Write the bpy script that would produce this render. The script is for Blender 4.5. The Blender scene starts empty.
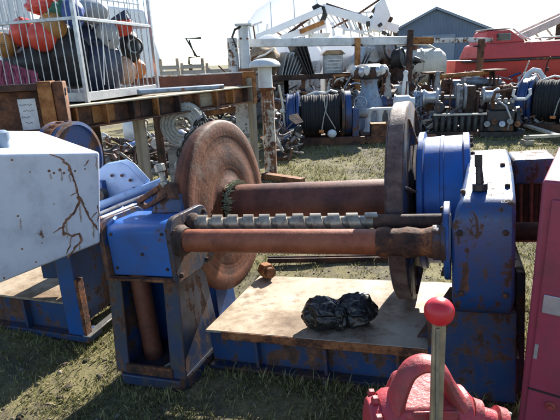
import bpy, bmesh, math, random
import numpy as np
from mathutils import Vector, Matrix, noise

random.seed(7); rng = np.random.default_rng(7)
sc = bpy.context.scene
R_ = math.radians

# ------------------------------------------------------------------ camera
CAM = Vector((0, 0, 1.65)); PITCH = R_(17.5); ROLL = R_(-2.5); FPX = 470.0
cam_d = bpy.data.cameras.new('camera'); cam = bpy.data.objects.new('camera', cam_d)
sc.collection.objects.link(cam); sc.camera = cam
RC = Matrix.Rotation(math.pi / 2 - PITCH, 3, 'X') @ Matrix.Rotation(ROLL, 3, 'Z')
cam.matrix_world = Matrix.Translation(CAM) @ RC.to_4x4()
cam_d.sensor_fit = 'HORIZONTAL'; cam_d.sensor_width = 36; cam_d.lens = FPX / 560 * 36
cam_d.clip_start = 0.05; cam_d.clip_end = 3000
# ------------------------------------------------------------------ sky, sun, exposure
SUN_AZ, SUN_EL = R_(26), R_(32)
world = bpy.data.worlds.new('World'); sc.world = world; world.use_nodes = True
wn = world.node_tree.nodes; wl = world.node_tree.links
sky = wn.new('ShaderNodeTexSky'); sky.sky_type = 'NISHITA'; sky.sun_disc = False
sky.sun_elevation = SUN_EL; sky.sun_rotation = SUN_AZ
sky.air_density = 1.0; sky.dust_density = 0.3; sky.ozone_density = 2.5
wl.new(sky.outputs[0], wn['Background'].inputs[0]); wn['Background'].inputs[1].default_value = 0.09
sun_d = bpy.data.lights.new('sun', 'SUN'); sun_d.energy = 5.0; sun_d.angle = R_(0.5); sun_d.color = (1, .95, .86)
sun = bpy.data.objects.new('sun', sun_d); sc.collection.objects.link(sun)
sdir = Vector((math.sin(SUN_AZ) * math.cos(SUN_EL), math.cos(SUN_AZ) * math.cos(SUN_EL), math.sin(SUN_EL)))
sun.rotation_euler = sdir.to_track_quat('Z', 'Y').to_euler()
sc.view_settings.view_transform = 'Standard'; sc.view_settings.look = 'None'
sc.view_settings.gamma = 1; sc.view_settings.exposure = 1.5
sc.cycles.max_bounces = 6; sc.cycles.use_denoising = True

# ------------------------------------------------------------------ survey helpers: a sight line through the picture to a real distance / height
def ray(x, y): return RC @ Vector(((x - 280) / FPX, (210 - y) / FPX, -1))
def at(x, y, Y):
    d = ray(x, y); return CAM + d * (Y / d.y)
def gp(x, y, z=0.0):
    d = ray(x, y); return CAM + d * ((z - CAM.z) / d.z)

# ------------------------------------------------------------------ mesh builder
def V(*a): return Vector(a)
def basis(ax):
    ax = Vector(ax).normalized(); h = Vector((0, 0, 1)) if abs(ax.z) < .9 else Vector((1, 0, 0))
    a = ax.cross(h).normalized(); return a, ax.cross(a).normalized(), ax
class MB:
    def __init__(s): s.v = []; s.f = []
    def add(s, vs, fs):
        n = len(s.v); s.v += [tuple(p) for p in vs]; s.f += [tuple(i + n for i in f) for f in fs]; return s
    def hexa(s, p): # 4 bottom ccw, 4 top ccw
        return s.add(p, [(3, 2, 1, 0), (4, 5, 6, 7), (0, 1, 5, 4), (1, 2, 6, 5), (2, 3, 7, 6), (3, 0, 4, 7)])
    def box(s, c, d, R=None):
        x, y, z = (q / 2 for q in d); c = Vector(c); R = R or Matrix.Identity(3)
        return s.hexa([c + R @ Vector(q) for q in ((-x, -y, -z), (x, -y, -z), (x, y, -z), (-x, y, -z), (-x, -y, z), (x, -y, z), (x, y, z), (-x, y, z))])
    def bb(s, u0, u1, v0, v1, w0, w1): return s.box(((u0 + u1) / 2, (v0 + v1) / 2, (w0 + w1) / 2), (u1 - u0, v1 - v0, w1 - w0))
    def beam(s, p0, p1, w, h, up=(0, 0, 1)):
        p0 = Vector(p0); p1 = Vector(p1); x = (p1 - p0); L = x.length; x.normalize(); up = Vector(up)
        y = up.cross(x)
        if y.length < 1e-4: y = Vector((0, 1, 0)).cross(x)
        y.normalize(); z = x.cross(y)
        return s.box((p0 + p1) / 2, (L, w, h), Matrix((x, y, z)).transposed())
    def lathe(s, prof, o, ax, n=32, cap=True):
        a, b, c = basis(ax); o = Vector(o); vs = []; fs = []
        for t, r in prof:
            for k in range(n):
                th = 2 * math.pi * k / n; vs.append(o + c * t + (a * math.cos(th) + b * math.sin(th)) * r)
        for i in range(len(prof) - 1):
            for k in range(n):
                k2 = (k + 1) % n; fs.append((i * n + k, i * n + k2, (i + 1) * n + k2, (i + 1) * n + k))
        if cap: fs.append(tuple(range(n))[::-1]); fs.append(tuple(range((len(prof) - 1) * n, len(prof) * n)))
        return s.add(vs, fs)
    def cyl(s, p0, p1, r0, r1=None, n=20):
        p0 = Vector(p0); p1 = Vector(p1); return s.lathe([(0, r0), ((p1 - p0).length, r0 if r1 is None else r1)], p0, p1 - p0, n)
    def prism(s, pts, o, ex, ey, ez):
        o, ex, ey, ez = map(Vector, (o, ex, ey, ez)); n = len(pts)
        A = [o + ex * x + ey * y for x, y in pts]
        return s.add(A + [p + ez for p in A], [tuple(range(n))[::-1], tuple(range(n, 2 * n))] + [(i, (i + 1) % n, n + (i + 1) % n, n + i) for i in range(n)])
    def tube(s, path, r, n=8, closed=False):
        P = [Vector(p) for p in path]; m = len(P); vs = []; fs = []; pa = None
        rr = r if isinstance(r, (list, tuple)) else [r] * m
        for i, p in enumerate(P):
            t = (P[(i + 1) % m] - P[i - 1]) if closed else (P[min(i + 1, m - 1)] - P[max(i - 1, 0)])
            t.normalize()
            if pa is None: pa = basis(t)[0]
            pa = (pa - t * pa.dot(t)).normalized(); pb = t.cross(pa)
            for k in range(n):
                th = 2 * math.pi * k / n; vs.append(p + (pa * math.cos(th) + pb * math.sin(th)) * rr[i])
        for i in range(m if closed else m - 1):
            j = (i + 1) % m
            for k in range(n): fs.append((i * n + k, i * n + (k + 1) % n, j * n + (k + 1) % n, j * n + k))
        if not closed: fs += [tuple(range(n))[::-1], tuple(range((m - 1) * n, m * n))]
        return s.add(vs, fs)
    def ball(s, c, r, nu=20, nv=12, fn=None):
        c = Vector(c); r = Vector(r) if hasattr(r, '__len__') else Vector((r, r, r)); vs = []; fs = []
        for i in range(1, nv):
            ph = math.pi * i / nv
            for k in range(nu):
                th = 2 * math.pi * k / nu; d = Vector((math.sin(ph) * math.cos(th), math.sin(ph) * math.sin(th), math.cos(ph)))
                q = fn(d) if fn else 1; vs.append(c + Vector((d.x * r.x, d.y * r.y, d.z * r.z)) * q)
        top = len(vs); d = Vector((0, 0, 1)); vs.append(c + d * r.z * (fn(d) if fn else 1)); vs.append(c - d * r.z * (fn(-d) if fn else 1))
        for i in range(nv - 2):
            for k in range(nu): fs.append((i * nu + k, (i + 1) * nu + k, (i + 1) * nu + (k + 1) % nu, i * nu + (k + 1) % nu))
        for k in range(nu):
            fs.append((top, k, (k + 1) % nu)); fs.append((top + 1, (nv - 2) * nu + (k + 1) % nu, (nv - 2) * nu + k))
        return s.add(vs, fs)
    def ring(s, c, ax, R, r, n=28, m=8, a0=0, a1=2 * math.pi):
        a, b, ax = basis(ax); c = Vector(c); full = abs(a1 - a0 - 2 * math.pi) < 1e-6
        k = n if full else n + 1
        return s.tube([c + (a * math.cos(a0 + (a1 - a0) * i / n) + b * math.sin(a0 + (a1 - a0) * i / n)) * R for i in range(k)], r, m, full)
    def build(s, name, m, parent=None, loc=None, rz=0, bev=0, sharp=38, seg=2):
        me = bpy.data.meshes.new(name); me.from_pydata(s.v, [], s.f); me.materials.append(m)
        me.shade_smooth(); me.set_sharp_from_angle(angle=R_(sharp))
        o = bpy.data.objects.new(name, me); sc.collection.objects.link(o)
        if parent: o.parent = parent
        if loc is not None: o.location = loc
        o.rotation_euler.z = rz
        if bev:
            b = o.modifiers.new('bevel', 'BEVEL'); b.width = bev; b.segments = seg; b.limit_method = 'ANGLE'; b.angle_limit = R_(40)
        return o
def tag(o, label=None, cat=None, group=None, kind=None):
    if label: o['label'] = label
    if cat: o['category'] = cat
    if group: o['group'] = group
    if kind: o['kind'] = kind
    return o
def thing(name, label, cat, loc=(0, 0, 0), rz=0, group=None, M=None):
    o = bpy.data.objects.new(name, None); sc.collection.objects.link(o); o.empty_display_size = .1
    o.location = loc; o.rotation_euler = (0, 0, rz)
    if M is not None: o.rotation_euler = M.to_euler()
    return tag(o, label, cat, group)
def dup(root, loc, rz=None, label=None, scale=None):
    r = root.copy(); sc.collection.objects.link(r); r.location = loc
    if rz is not None: r.rotation_euler.z = rz
    if label: r['label'] = label
    if scale: r.scale = (scale,) * 3
    for ch in list(root.children):
        c = ch.copy(); sc.collection.objects.link(c); c.parent = r
        for g in list(ch.children):
            d = g.copy(); sc.collection.objects.link(d); d.parent = c
    return r

# ------------------------------------------------------------------ materials
class N:
    def __init__(s, name):
        s.m = bpy.data.materials.new(name); s.m.use_nodes = True; s.t = s.m.node_tree
        s.b = s.t.nodes['Principled BSDF']; s.co = s.n('TexCoord').outputs['Object']
    def n(s, k, **kw):
        q = s.t.nodes.new('ShaderNode' + k)
        for a, b in kw.items(): setattr(q, a, b)
        return q
    def set(s, sock, v):
        if isinstance(v, bpy.types.NodeSocket): s.t.links.new(v, sock)
        elif isinstance(v, (tuple, list)): sock.default_value = tuple(v) + ((1,) if len(v) == 3 and len(sock.default_value) == 4 else ())
        else: sock.default_value = v
    def noise(s, scale, detail=6, rough=.6, vec=None, dist=0):
        q = s.n('TexNoise'); s.set(q.inputs['Vector'], vec or s.co); s.set(q.inputs['Scale'], scale); s.set(q.inputs['Detail'], detail)
        s.set(q.inputs['Roughness'], rough); s.set(q.inputs['Distortion'], dist); return q.outputs['Fac']
    def math(s, op, a, b=0.0, c=None):
        q = s.n('Math', operation=op); s.set(q.inputs[0], a); s.set(q.inputs[1], b)
        if c is not None: s.set(q.inputs[2], c)
        return q.outputs[0]
    def step(s, x, lo, hi):
        q = s.n('MapRange', interpolation_type='SMOOTHSTEP'); s.set(q.inputs[0], x); s.set(q.inputs[1], lo); s.set(q.inputs[2], hi); return q.outputs[0]
    def mix(s, f, a, b):
        q = s.n('Mix', data_type='RGBA'); s.set(q.inputs[0], f); s.set(q.inputs[6], a); s.set(q.inputs[7], b); return q.outputs[2]
    def ramp(s, x, stops):
        q = s.n('ValToRGB'); s.set(q.inputs[0], x); e = q.color_ramp.elements
        while len(e) < len(stops): e.new(.5)
        for k, (p, c) in zip(e, stops): k.position = p; k.color = tuple(c) + (1,)
        return q.outputs[0]
    def scaled(s, sx, sy, sz):
        q = s.n('Mapping'); s.set(q.inputs[0], s.co); q.inputs[3].default_value = (sx, sy, sz); return q.outputs[0]
    def bump(s, h, strength=.3, dist=.01):
        q = s.n('Bump'); s.set(q.inputs['Height'], h); q.inputs['Strength'].default_value = strength; q.inputs['Distance'].default_value = dist
        s.t.links.new(q.outputs[0], s.b.inputs['Normal']); return q
    def out(s, col, rough=.6, metal=0.0, spec=.5):
        s.set(s.b.inputs['Base Color'], col); s.set(s.b.inputs['Roughness'], rough); s.set(s.b.inputs['Metallic'], metal); s.set(s.b.inputs['Specular IOR Level'], spec)
        return s.m
RUST = [(.25, (.035, .016, .010)), (.45, (.10, .042, .022)), (.6, (.19, .075, .032)), (.78, (.30, .14, .06))]
def rustcol(n, sc_=9, stops=RUST):
    a = n.noise(sc_, 7, .68); b = n.noise(sc_ * .22, 2, .6)
    k = n.math('ADD', n.math('MULTIPLY', a, .58), n.math('MULTIPLY', b, .42)); f = n.noise(sc_ * 6, 4, .7)
    k = n.math('ADD', n.math('MULTIPLY_ADD', n.math('SUBTRACT', k, .5), 2.0, .5), n.math('MULTIPLY', n.math('SUBTRACT', f, .5), .35))
    return n.ramp(k, stops)
def paint(name, col, rust=.35, sc_=6, rough=.42, edge=0.0, col2=None, streak=.25, stops=RUST, grime=.5, grain=.35):
    """worn paint over rusting steel: chips and runs, bare on the edges"""
    n = N(name); base = n.mix(n.step(n.noise(sc_ * .35, 4), .35, .68), col, col2 or tuple(c * .72 for c in col))
    dirt = n.step(n.noise(sc_ * 1.3, 6, .7), .42, .75)
    base = n.mix(n.math('MULTIPLY', dirt, grime), base, (.055, .045, .035))
    a = n.noise(sc_ * 1.7, 8, .74); b = n.noise(sc_ * .4, 2); st = n.noise(sc_ * 2.2, 3, .6, n.scaled(1, 1, .12))
    k = n.math('ADD', n.math('MULTIPLY', a, .6), n.math('MULTIPLY', b, .4))
    if edge:
        bv = n.n('Bevel'); bv.samples = 4; bv.inputs[0].default_value = edge
        g = n.n('NewGeometry'); d = n.n('VectorMath', operation='DOT_PRODUCT')
        n.t.links.new(bv.outputs[0], d.inputs[0]); n.t.links.new(g.outputs['Normal'], d.inputs[1])
        e = n.math('SUBTRACT', 1.0, d.outputs['Value']); k = n.math('ADD', k, n.math('MULTIPLY', n.step(e, .01, .30), .24))
    k = n.math('ADD', k, n.math('MULTIPLY', n.math('SUBTRACT', st, .5), streak))
    th = .77 - rust * .5; msk = n.step(k, th - .008, th + .010); halo = n.step(k, th - .06, th + .01)
    rc = rustcol(n, sc_ * 2, stops)
    c = n.mix(n.math('MULTIPLY', halo, .55), base, (.10, .05, .03)); c = n.mix(msk, c, rc)
    n.bump(n.math('ADD', n.math('MULTIPLY', msk, -.5), n.math('MULTIPLY', n.noise(sc_ * 7, 3), grain)), .35, .004)
    return n.out(c, n.math('ADD', rough, n.math('MULTIPLY', n.math('MAXIMUM', msk, n.math('MULTIPLY', dirt, .5)), .4)), 0.0)
def rust(name, stops=RUST, sc_=7, rough=.75, bump=.5, spots=None, spec=.4, ring=None):
    n = N(name); c = rustcol(n, sc_, stops)
    if ring:   # concentric scoring left by wire rope
        mp = n.n('Mapping'); n.set(mp.inputs[0], n.co); mp.inputs[1].default_value = (0, -ring[0], -ring[1]); mp.inputs[3].default_value = (0, 1, 1)
        ln = n.n('VectorMath', operation='LENGTH'); n.t.links.new(mp.outputs[0], ln.inputs[0]); cb = n.n('CombineXYZ'); n.t.links.new(ln.outputs['Value'], cb.inputs[0])
        rg = n.noise(42, 5, .7, cb.outputs[0]); c = n.mix(n.math('MULTIPLY', n.step(rg, .45, .62), .5), c, tuple(q * .35 for q in stops[1][1])); c = n.mix(n.math('MULTIPLY', n.step(rg, .52, .36), .45), c, stops[-1][1])
    if spots: c = n.mix(n.step(n.noise(sc_ * .9, 9, .75), .56, .66), c, spots)
    n.bump(n.math('ADD', n.noise(sc_ * 3, 6, .7), n.math('MULTIPLY', n.noise(sc_ * .8, 2), .8)), bump, .008)
    return n.out(c, n.math('SUBTRACT', rough + .12, n.math('MULTIPLY', n.noise(sc_ * 2, 4), .25)), 0.0, spec)
def plain(name, col, rough=.5, metal=0.0, var=.25, sc_=12, bump=.15, spec=.5, dark=None):
    n = N(name); f = n.step(n.noise(sc_, 8, .68), .35, .7)
    g = n.step(n.noise(sc_ * .3, 5), .4, .7)
    c = n.mix(n.math('MULTIPLY', f, var * 1.6), col, dark or tuple(q * .35 for q in col)); c = n.mix(n.math('MULTIPLY', g, var), c, tuple(q * .6 for q in col))
    n.bump(n.noise(sc_ * 3, 7, .65), bump, .006)
    return n.out(c, n.math('ADD', rough - .08, n.math('MULTIPLY', f, .2)), metal, spec)
def wood(name, col, ax=0):
    n = N(name); s = [14, 14, 14]; s[ax] = .8
    g = n.noise(1.0, 8, .65, n.scaled(*s)); c = n.ramp(g, [(.3, tuple(q * .45 for q in col)), (.5, col), (.7, tuple(min(1, q * 1.35) for q in col))])
    c = n.mix(n.step(n.noise(3, 5), .5, .75), c, tuple(q * .5 for q in col)); n.bump(g, .4, .004)
    return n.out(c, .8, 0.0, .25)
def island(name, cols, rough=.8, trans=0.0):
    n = N(name); g = n.n('NewGeometry'); k = len(cols)
    c = n.ramp(g.outputs['Random Per Island'], [(i / (k - 1), q) for i, q in enumerate(cols)])
    m = n.out(c, rough, 0.0, .2)
    if trans:
        t = n.n('BsdfTranslucent'); n.set(t.inputs[0], c); x = n.n('MixShader'); x.inputs[0].default_value = trans
        n.t.links.new(n.b.outputs[0], x.inputs[1]); n.t.links.new(t.outputs[0], x.inputs[2])
        n.t.links.new(x.outputs[0], n.t.nodes['Material Output'].inputs[0])
    return m
DRUST = [(.22, (.018, .010, .008)), (.5, (.062, .028, .017)), (.72, (.12, .052, .028)), (.9, (.22, .10, .05))]
BLUE = (.009, .075, .27)
M = dict(
    blue=paint('worn_blue_paint', BLUE, .30, 5, .40, .022, (.012, .055, .18), stops=DRUST),
    blue_clean=paint('blue_paint', (.008, .11, .42), .27, 6, .42, .014, (.012, .08, .28), grime=.4, stops=DRUST),
    blue_rust=paint('blue_paint_rusting', (.010, .046, .14), .47, 8, .48, .02, stops=DRUST),
    blue_far=paint('blue_paint_far', (.014, .050, .17), .4, 4, .45, stops=DRUST),
    blue_pale=paint('pale_blue_paint', (.27, .40, .64), .27, 7, .4, .006, (.20, .32, .56), grime=.35),
    rust_disc=rust('rusted_flange_steel', [(.15, (.022, .008, .006)), (.36, (.060, .018, .009)), (.55, (.13, .037, .014)), (.85, (.21, .082, .036))], 4.2, .7, .7, (.14, .085, .058), ring=(.60, .812)),
    rust_tube=rust('red_brown_rusted_tube', [(.2, (.10, .028, .013)), (.5, (.25, .068, .030)), (.8, (.33, .11, .052))], 6, .55, .5),
    rust_barrel=rust('brown_rusted_barrel', [(.2, (.065, .022, .014)), (.5, (.15, .048, .027)), (.8, (.22, .085, .05))], 6, .6, .3),
    rust_flake=rust('flaking_rust', [(.25, (.02, .010, .008)), (.45, (.08, .03, .016)), (.6, (.24, .085, .03)), (.8, (.34, .16, .07))], 12, .8, 1.0),
    rust=rust('rust', RUST, 6, .8, .5), rust_dark=rust('dark_rust', [(.3, (.02, .012, .010)), (.5, (.055, .027, .018)), (.75, (.12, .055, .03))], 6, .8, .5),
    rust_orange=rust('orange_rust', [(.3, (.12, .045, .015)), (.5, (.28, .11, .03)), (.75, (.42, .2, .07))], 8, .8, .5),
    deck=rust('bare_worn_deck_plate', [(.12, (.08, .045, .025)), (.32, (.21, .145, .09)), (.5, (.36, .29, .21)), (.85, (.48, .42, .34))], 3.4, .7, .5, (.20, .14, .09), .35),
    white_box=paint('white_paint_cold', (.62, .645, .73), .22, 6, .48, .012, (.55, .575, .66), .5, grime=.26),
    white=paint('white_paint_worn', (.72, .72, .70), .24, 4, .5, grime=.3), white_flaky=paint('white_paint_flaking', (.66, .65, .62), .44, 7, .6, grime=.3),
    white_far=plain('white_paint_far', (.80, .81, .82), .5, 0, .08, 3), cream=paint('cream_paint', (.62, .58, .47), .2, 3, .5, grime=.35),
    crimson=paint('crimson_paint', (.30, .040, .076), .27, 7, .5, .010, (.25, .03, .06), .2, grime=.4),
    red_cast=paint('red_casting_paint', (.42, .032, .045), .28, 14, .5, .006, (.31, .035, .042), .2, grime=.7, grain=1.6),
    red_ball=plain('red_plastic', (.62, .018, .030), .38, 0, .14, 30, .05), red_boat=paint('red_boat_paint', (.56, .055, .045), .13, 2, .55, 0, (.48, .06, .05), grime=.3),
    steel=plain('dull_steel', (.30, .28, .25), .45, .7, .4, 25, .2), lever=plain('tarnished_lever_steel', (.40, .30, .20), .55, .35, .6, 16, .3),
    galv=plain('galvanised_steel', (.50, .51, .53), .42, .55, .3, 20, .1), grey=paint('grey_machine_paint', (.27, .27, .27), .42, 5, .5, grime=.7), grey_blue=paint('grey_blue_paint', (.20, .27, .36), .34, 5, .48, grime=.6),
    grey_sheet=plain('grey_sheet_metal', (.32, .34, .36), .4, .5, .4, 6, .2), black=plain('black_rubber', (.018, .018, .020), .6, 0, .4, 10, .3), black_machine=paint('black_machine_paint', (.030, .030, .032), .4, 6, .5),
    dark=plain('dark_oily_steel', (.045, .042, .040), .45, .3, .5, 14, .4), chrome=plain('bright_lit_steel', (.62, .60, .56), .3, .85, .4, 25, .15),
    thread=plain('greased_thread_steel', (.36, .31, .24), .38, .35, .5, 22, .2, .6, (.08, .06, .04)),
    wood=wood('weathered_timber', (.34, .28, .20), 0), wood_z=wood('weathered_post_timber', (.36, .29, .21), 2), wood_pale=wood('pale_sawn_timber', (.52, .45, .33), 0), wood_grey=wood('grey_timber', (.30, .28, .25), 0),
    rope=plain('pale_rope', (.46, .44, .38), .9, 0, .5, 40, .6), rope_green=plain('green_netting', (.06, .20, .13), .9, 0, .5, 40, .6), rope_dark=plain('black_rope', (.022, .022, .024), .85, 0, .4, 40, .6),
    moss=island('frayed_rope_fibre', [(.30, .31, .20), (.42, .42, .30), (.15, .19, .08)]),
    float_red=plain('red_float', (.62, .06, .035), .4, 0, .25, 8, .05), float_orange=plain('orange_float', (.60, .19, .05), .45, 0, .3, 8, .05), float_peach=plain('faded_peach_float', (.55, .33, .22), .5, 0, .3, 8, .05),
    float_ochre=plain('ochre_float', (.45, .23, .07), .5, 0, .35, 8, .05), float_navy=plain('navy_fender', (.016, .022, .05), .5, 0, .3, 8, .1), float_grey=plain('grey_fender', (.34, .36, .37), .5, 0, .3, 8, .1), blue_cloth=plain('blue_tarpaulin', (.03, .07, .25), .6, 0, .3, 10, .3),
    pink_net=plain('pink_net', (.42, .10, .16), .9, 0, .5, 30, .8), shed_wall=plain('slate_blue_cladding', (.13, .175, .25), .6, 0, .1, .3, .05), shed_roof=plain('grey_roof_cladding', (.20, .24, .30), .5, .1, .1, .3, .05),
    glass=plain('dark_glass', (.03, .04, .05), .1, 0, .1, 5, 0), paper=plain('white_placard', (.66, .68, .68), .6, 0, .25, 20, .05), tarp_brown=plain('brown_net_heap', (.28, .21, .14), .9, 0, .6, 9, 1.0),
    rustcrack=rust('rust_in_cracks', [(.25, (.09, .042, .026)), (.5, (.24, .11, .065)), (.75, (.38, .21, .13))], 30, .8, .6), pinkish=paint('faded_pink_white_paint', (.66, .52, .49), .25, 3, .5),
)
def bag_mat():
    n = N('black_plastic_film'); n.bump(n.noise(16, 4, .5, None, 2.0), .6, .012); return n.out((.010, .010, .011), n.math('ADD', .20, n.math('MULTIPLY', n.noise(9, 4), .25)), 0.0, .6)
def translucent_mat():  # translucency added to brighten the backlit far hull; the domes share it
    n = N('brightened_white_shell'); n.out((.82, .83, .85), .6); n.bump(n.noise(1.2, 4), .3, .1)
    t = n.n('BsdfTranslucent'); n.set(t.inputs[0], (.85, .87, .90)); x = n.n('MixShader'); x.inputs[0].default_value = .65
    n.t.links.new(n.b.outputs[0], x.inputs[1]); n.t.links.new(t.outputs[0], x.inputs[2]); n.t.links.new(x.outputs[0], n.t.nodes['Material Output'].inputs[0]); return n.m
M['white_translucent'] = translucent_mat()
M['bag'] = bag_mat()
M['rust_run'] = plain('pale_rust_run', (.44, .34, .28), .7, 0, .5, 30, .05)
M['blue_grime_shade'] = paint('greasy_shaded_blue_paint', (.008, .026, .075), .46, 8, .5, .02, (.014, .018, .03), .5, grime=.95, stops=DRUST)  # grease, plus the shade on stand, base and flanges darkened into the colour
def net_mat():
    n = N('black_bundled_net'); v = n.n('TexVoronoi'); n.set(v.inputs['Vector'], n.co); v.inputs['Scale'].default_value = 34; f = v.outputs['Distance']
    n.bump(n.math('ADD', f, n.math('MULTIPLY', n.noise(18, 5), .8)), 1.0, .03); return n.out(n.mix(n.step(f, .2, .7), (.016, .018, .024), (.05, .052, .06)), .8, 0.0, .3)
M['net_black'] = net_mat()
M['gear'] = paint('flaking_gearbox_paint', (.010, .058, .20), .40, 12, .36, .014, (.03, .06, .16), .6, grime=.6, stops=DRUST)
M['rim'] = rust('tan_worn_rim', [(.3, (.06, .03, .028)), (.5, (.13, .075, .06)), (.75, (.24, .18, .14))], 8, .6, .4)
M['earth'] = rust('earth_clod', [(.3, (.04, .03, .02)), (.5, (.09, .07, .045)), (.75, (.16, .13, .09))], 20, .95, .8)
M['trunk'] = paint('cream_flaking_trunk', (.55, .50, .42), .56, 7, .65, grime=.5)
def ground_mat():
    n = N('yard_earth_and_dead_grass')
    a = n.noise(.9, 6, .6); b = n.noise(7, 9, .7); c = n.noise(38, 8, .7); f = n.noise(150, 4, .7)
    mud = n.ramp(n.math('ADD', n.math('MULTIPLY', b, .5), n.math('MULTIPLY', c, .5)), [(.3, (.045, .037, .027)), (.5, (.115, .098, .072)), (.7, (.22, .195, .15))])
    gr = n.ramp(n.math('ADD', n.math('MULTIPLY', c, .6), n.math('MULTIPLY', f, .4)), [(.3, (.065, .060, .024)), (.48, (.18, .158, .075)), (.7, (.33, .285, .155))])
    msk = n.step(n.math('ADD', n.math('MULTIPLY', a, .6), n.math('MULTIPLY', b, .4)), .40, .56)
    col = n.mix(msk, mud, gr)
    n.bump(n.math('ADD', n.math('MULTIPLY', c, .7), n.math('MULTIPLY', f, .5)), .9, .02)
    return n.out(col, .92, 0.0, .2)
M['ground'] = ground_mat()

# ================================================================== GROUND
WO = Vector((-.325, 2.276, .002)); wy, wa, wb = .361, .086, -.045
MW = Matrix.Rotation(-wy, 3, 'Z') @ Matrix.Rotation(-wa, 3, 'Y') @ Matrix.Rotation(wb, 3, 'X')
UX = Vector((math.cos(wy), -math.sin(wy))); VX = Vector((math.sin(wy), math.cos(wy)))
def sstep(x, a, b):
    t = min(1, max(0, (x - a) / (b - a))); return t * t * (3 - 2 * t)
def gz(x, y):
    d = Vector((x - WO.x, y - WO.y)); u = d.dot(UX); v = d.dot(VX)
    fu = sstep(u, -1.6, -.7) * (1 - sstep(u, 1.5, 2.3)); fv = sstep(v, -1.3, -.3) * (1 - sstep(v, .9, 1.9))
    near = 1 - sstep(math.hypot(x, y), 12, 26)
    n = noise.noise(Vector((x * .8, y * .8, 0))) * .022 + noise.noise(Vector((x * 3.1, y * 3.1, 5))) * .012 + noise.noise(Vector((x * 9, y * 9, 9))) * .006
    return max(-.06, min(.14, u * math.sin(wa))) * fu * fv + n * near - .012
def spread(lo, hi, step, far):
    c = list(np.arange(lo, hi + 1e-6, step)); s = step; a = hi; b = lo
    while a < far: s *= 1.22; a += s; b -= s; c.append(a); c.insert(0, b)
    return c
xs = spread(-5, 5, .075, 900); ys = spread(0, 12, .075, 900)
gv = [(x, y, gz(x, y)) for y in ys for x in xs]; nx = len(xs)
gf = [(j * nx + i, j * nx + i + 1, (j + 1) * nx + i + 1, (j + 1) * nx + i) for j in range(len(ys) - 1) for i in range(nx - 1)]
g = MB(); g.v = gv; g.f = gf
tag(g.build('ground', M['ground'], sharp=180), kind='structure')

# ================================================================== MAIN DECK WINCH (u along the drum, v away, w up)
W = thing('deck_winch', 'big blue and rust-brown deck winch with bare drum and long front roller', 'winch', WO, M=MW)
X, Y_, Z_ = V(1, 0, 0), V(0, 1, 0), V(0, 0, 1)
# base
MB().bb(-.12, 1.47, 0, .806, .220, .234).build('deck_plate', M['deck'], W, bev=.003)
b = MB().bb(-.12, 1.47, .045, .06, .022, .220).bb(-.12, 1.47, .75, .765, .022, .220).bb(-.12, -.105, .06, .75, .022, .220).bb(1.455, 1.47, .06, .75, .022, .220)
b.build('base_web', M['blue_rust'], W, bev=.002)
MB().bb(-.12, 1.47, -.015, .12, 0, .022).bb(-.12, 1.47, .69, .82, 0, .022).build('bottom_rail', M['blue_grime_shade'], W, bev=.003)
MB().bb(-.02, 1.22, -.006, .0, .186, .232).build('rusty_lip', M['rust_flake'], W, bev=.002)
for u in (.17, .56, .93): MB().bb(u, u + .018, .002, .045, .024, .184).build('stiffener', M['blue_rust'], W, bev=.002)
MB().prism([(0, 0), (.19, 0), (.19, .27), (.16, .27)], (1.025, .10, .235), X, Z_, Y_ * .014).build('gusset_plate', M['blue_rust'], W, bev=.002)
# left roller stand
def plate_vw(name, poly, u0, u1, m, bev=.004): return MB().prism(poly, (u0, 0, 0), Y_, Z_, X * (u1 - u0)).build(name, m, W, bev=bev)
plate_vw('side_plate', [(-.20, .05), (.22, .05), (.16, .60), (-.125, .60)], -.185, -.165, M['blue_grime_shade'])  # right-hand plate: its shade is put into the darker paint
plate_vw('side_plate', [(-.20, .05), (.22, .05), (.16, .60), (-.125, .60)], -.59, -.57, M['blue_rust'])
def fl(u0, u1, m, name):   # sloped front flange strip
    a = [(-.215, .05), (-.203, .05), (-.128, .60), (-.14, .60)]
    return MB().prism(a, (u0, 0, 0), Y_, Z_, X * (u1 - u0)).build(name, m, W, bev=.003)
fl(-.605, -.515, M['blue_grime_shade'], 'front_flange'); fl(-.24, -.145, M['blue_grime_shade'], 'front_flange')
MB().prism([(-.62, -.17), (-.55, -.24), (-.18, -.24), (-.135, -.18), (-.135, .24), (-.62, .24)], (0, 0, -.01), X, Y_, Z_ * .06).build('foot_plate', M['blue_grime_shade'], W, bev=.006)
MB().bb(-.53, -.225, -.222, -.20, .05, .105).build('front_sill', M['rust_flake'], W, bev=.004)
MB().bb(-.568, -.187, .14, .155, .05, .60).build('back_plate', M['blue'], W, bev=.003)
MB().cyl((-.48, -.03, .05), (-.48, -.03, .60), .055, n=24).build('inner_pipe', M['rust_barrel'], W)
MB().prism([(0, 0), (.14, 0), (0, .16)], (-.187, .04, .43), V(-1, 0, 0), Z_, Y_ * .015).build('inner_gusset', M['blue'], W, bev=.002)
MB().beam((-.33, -.14, .058), (-.215, .06, .075), .022, .012).build('wood_splint', M['wood_pale'], W)
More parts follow.
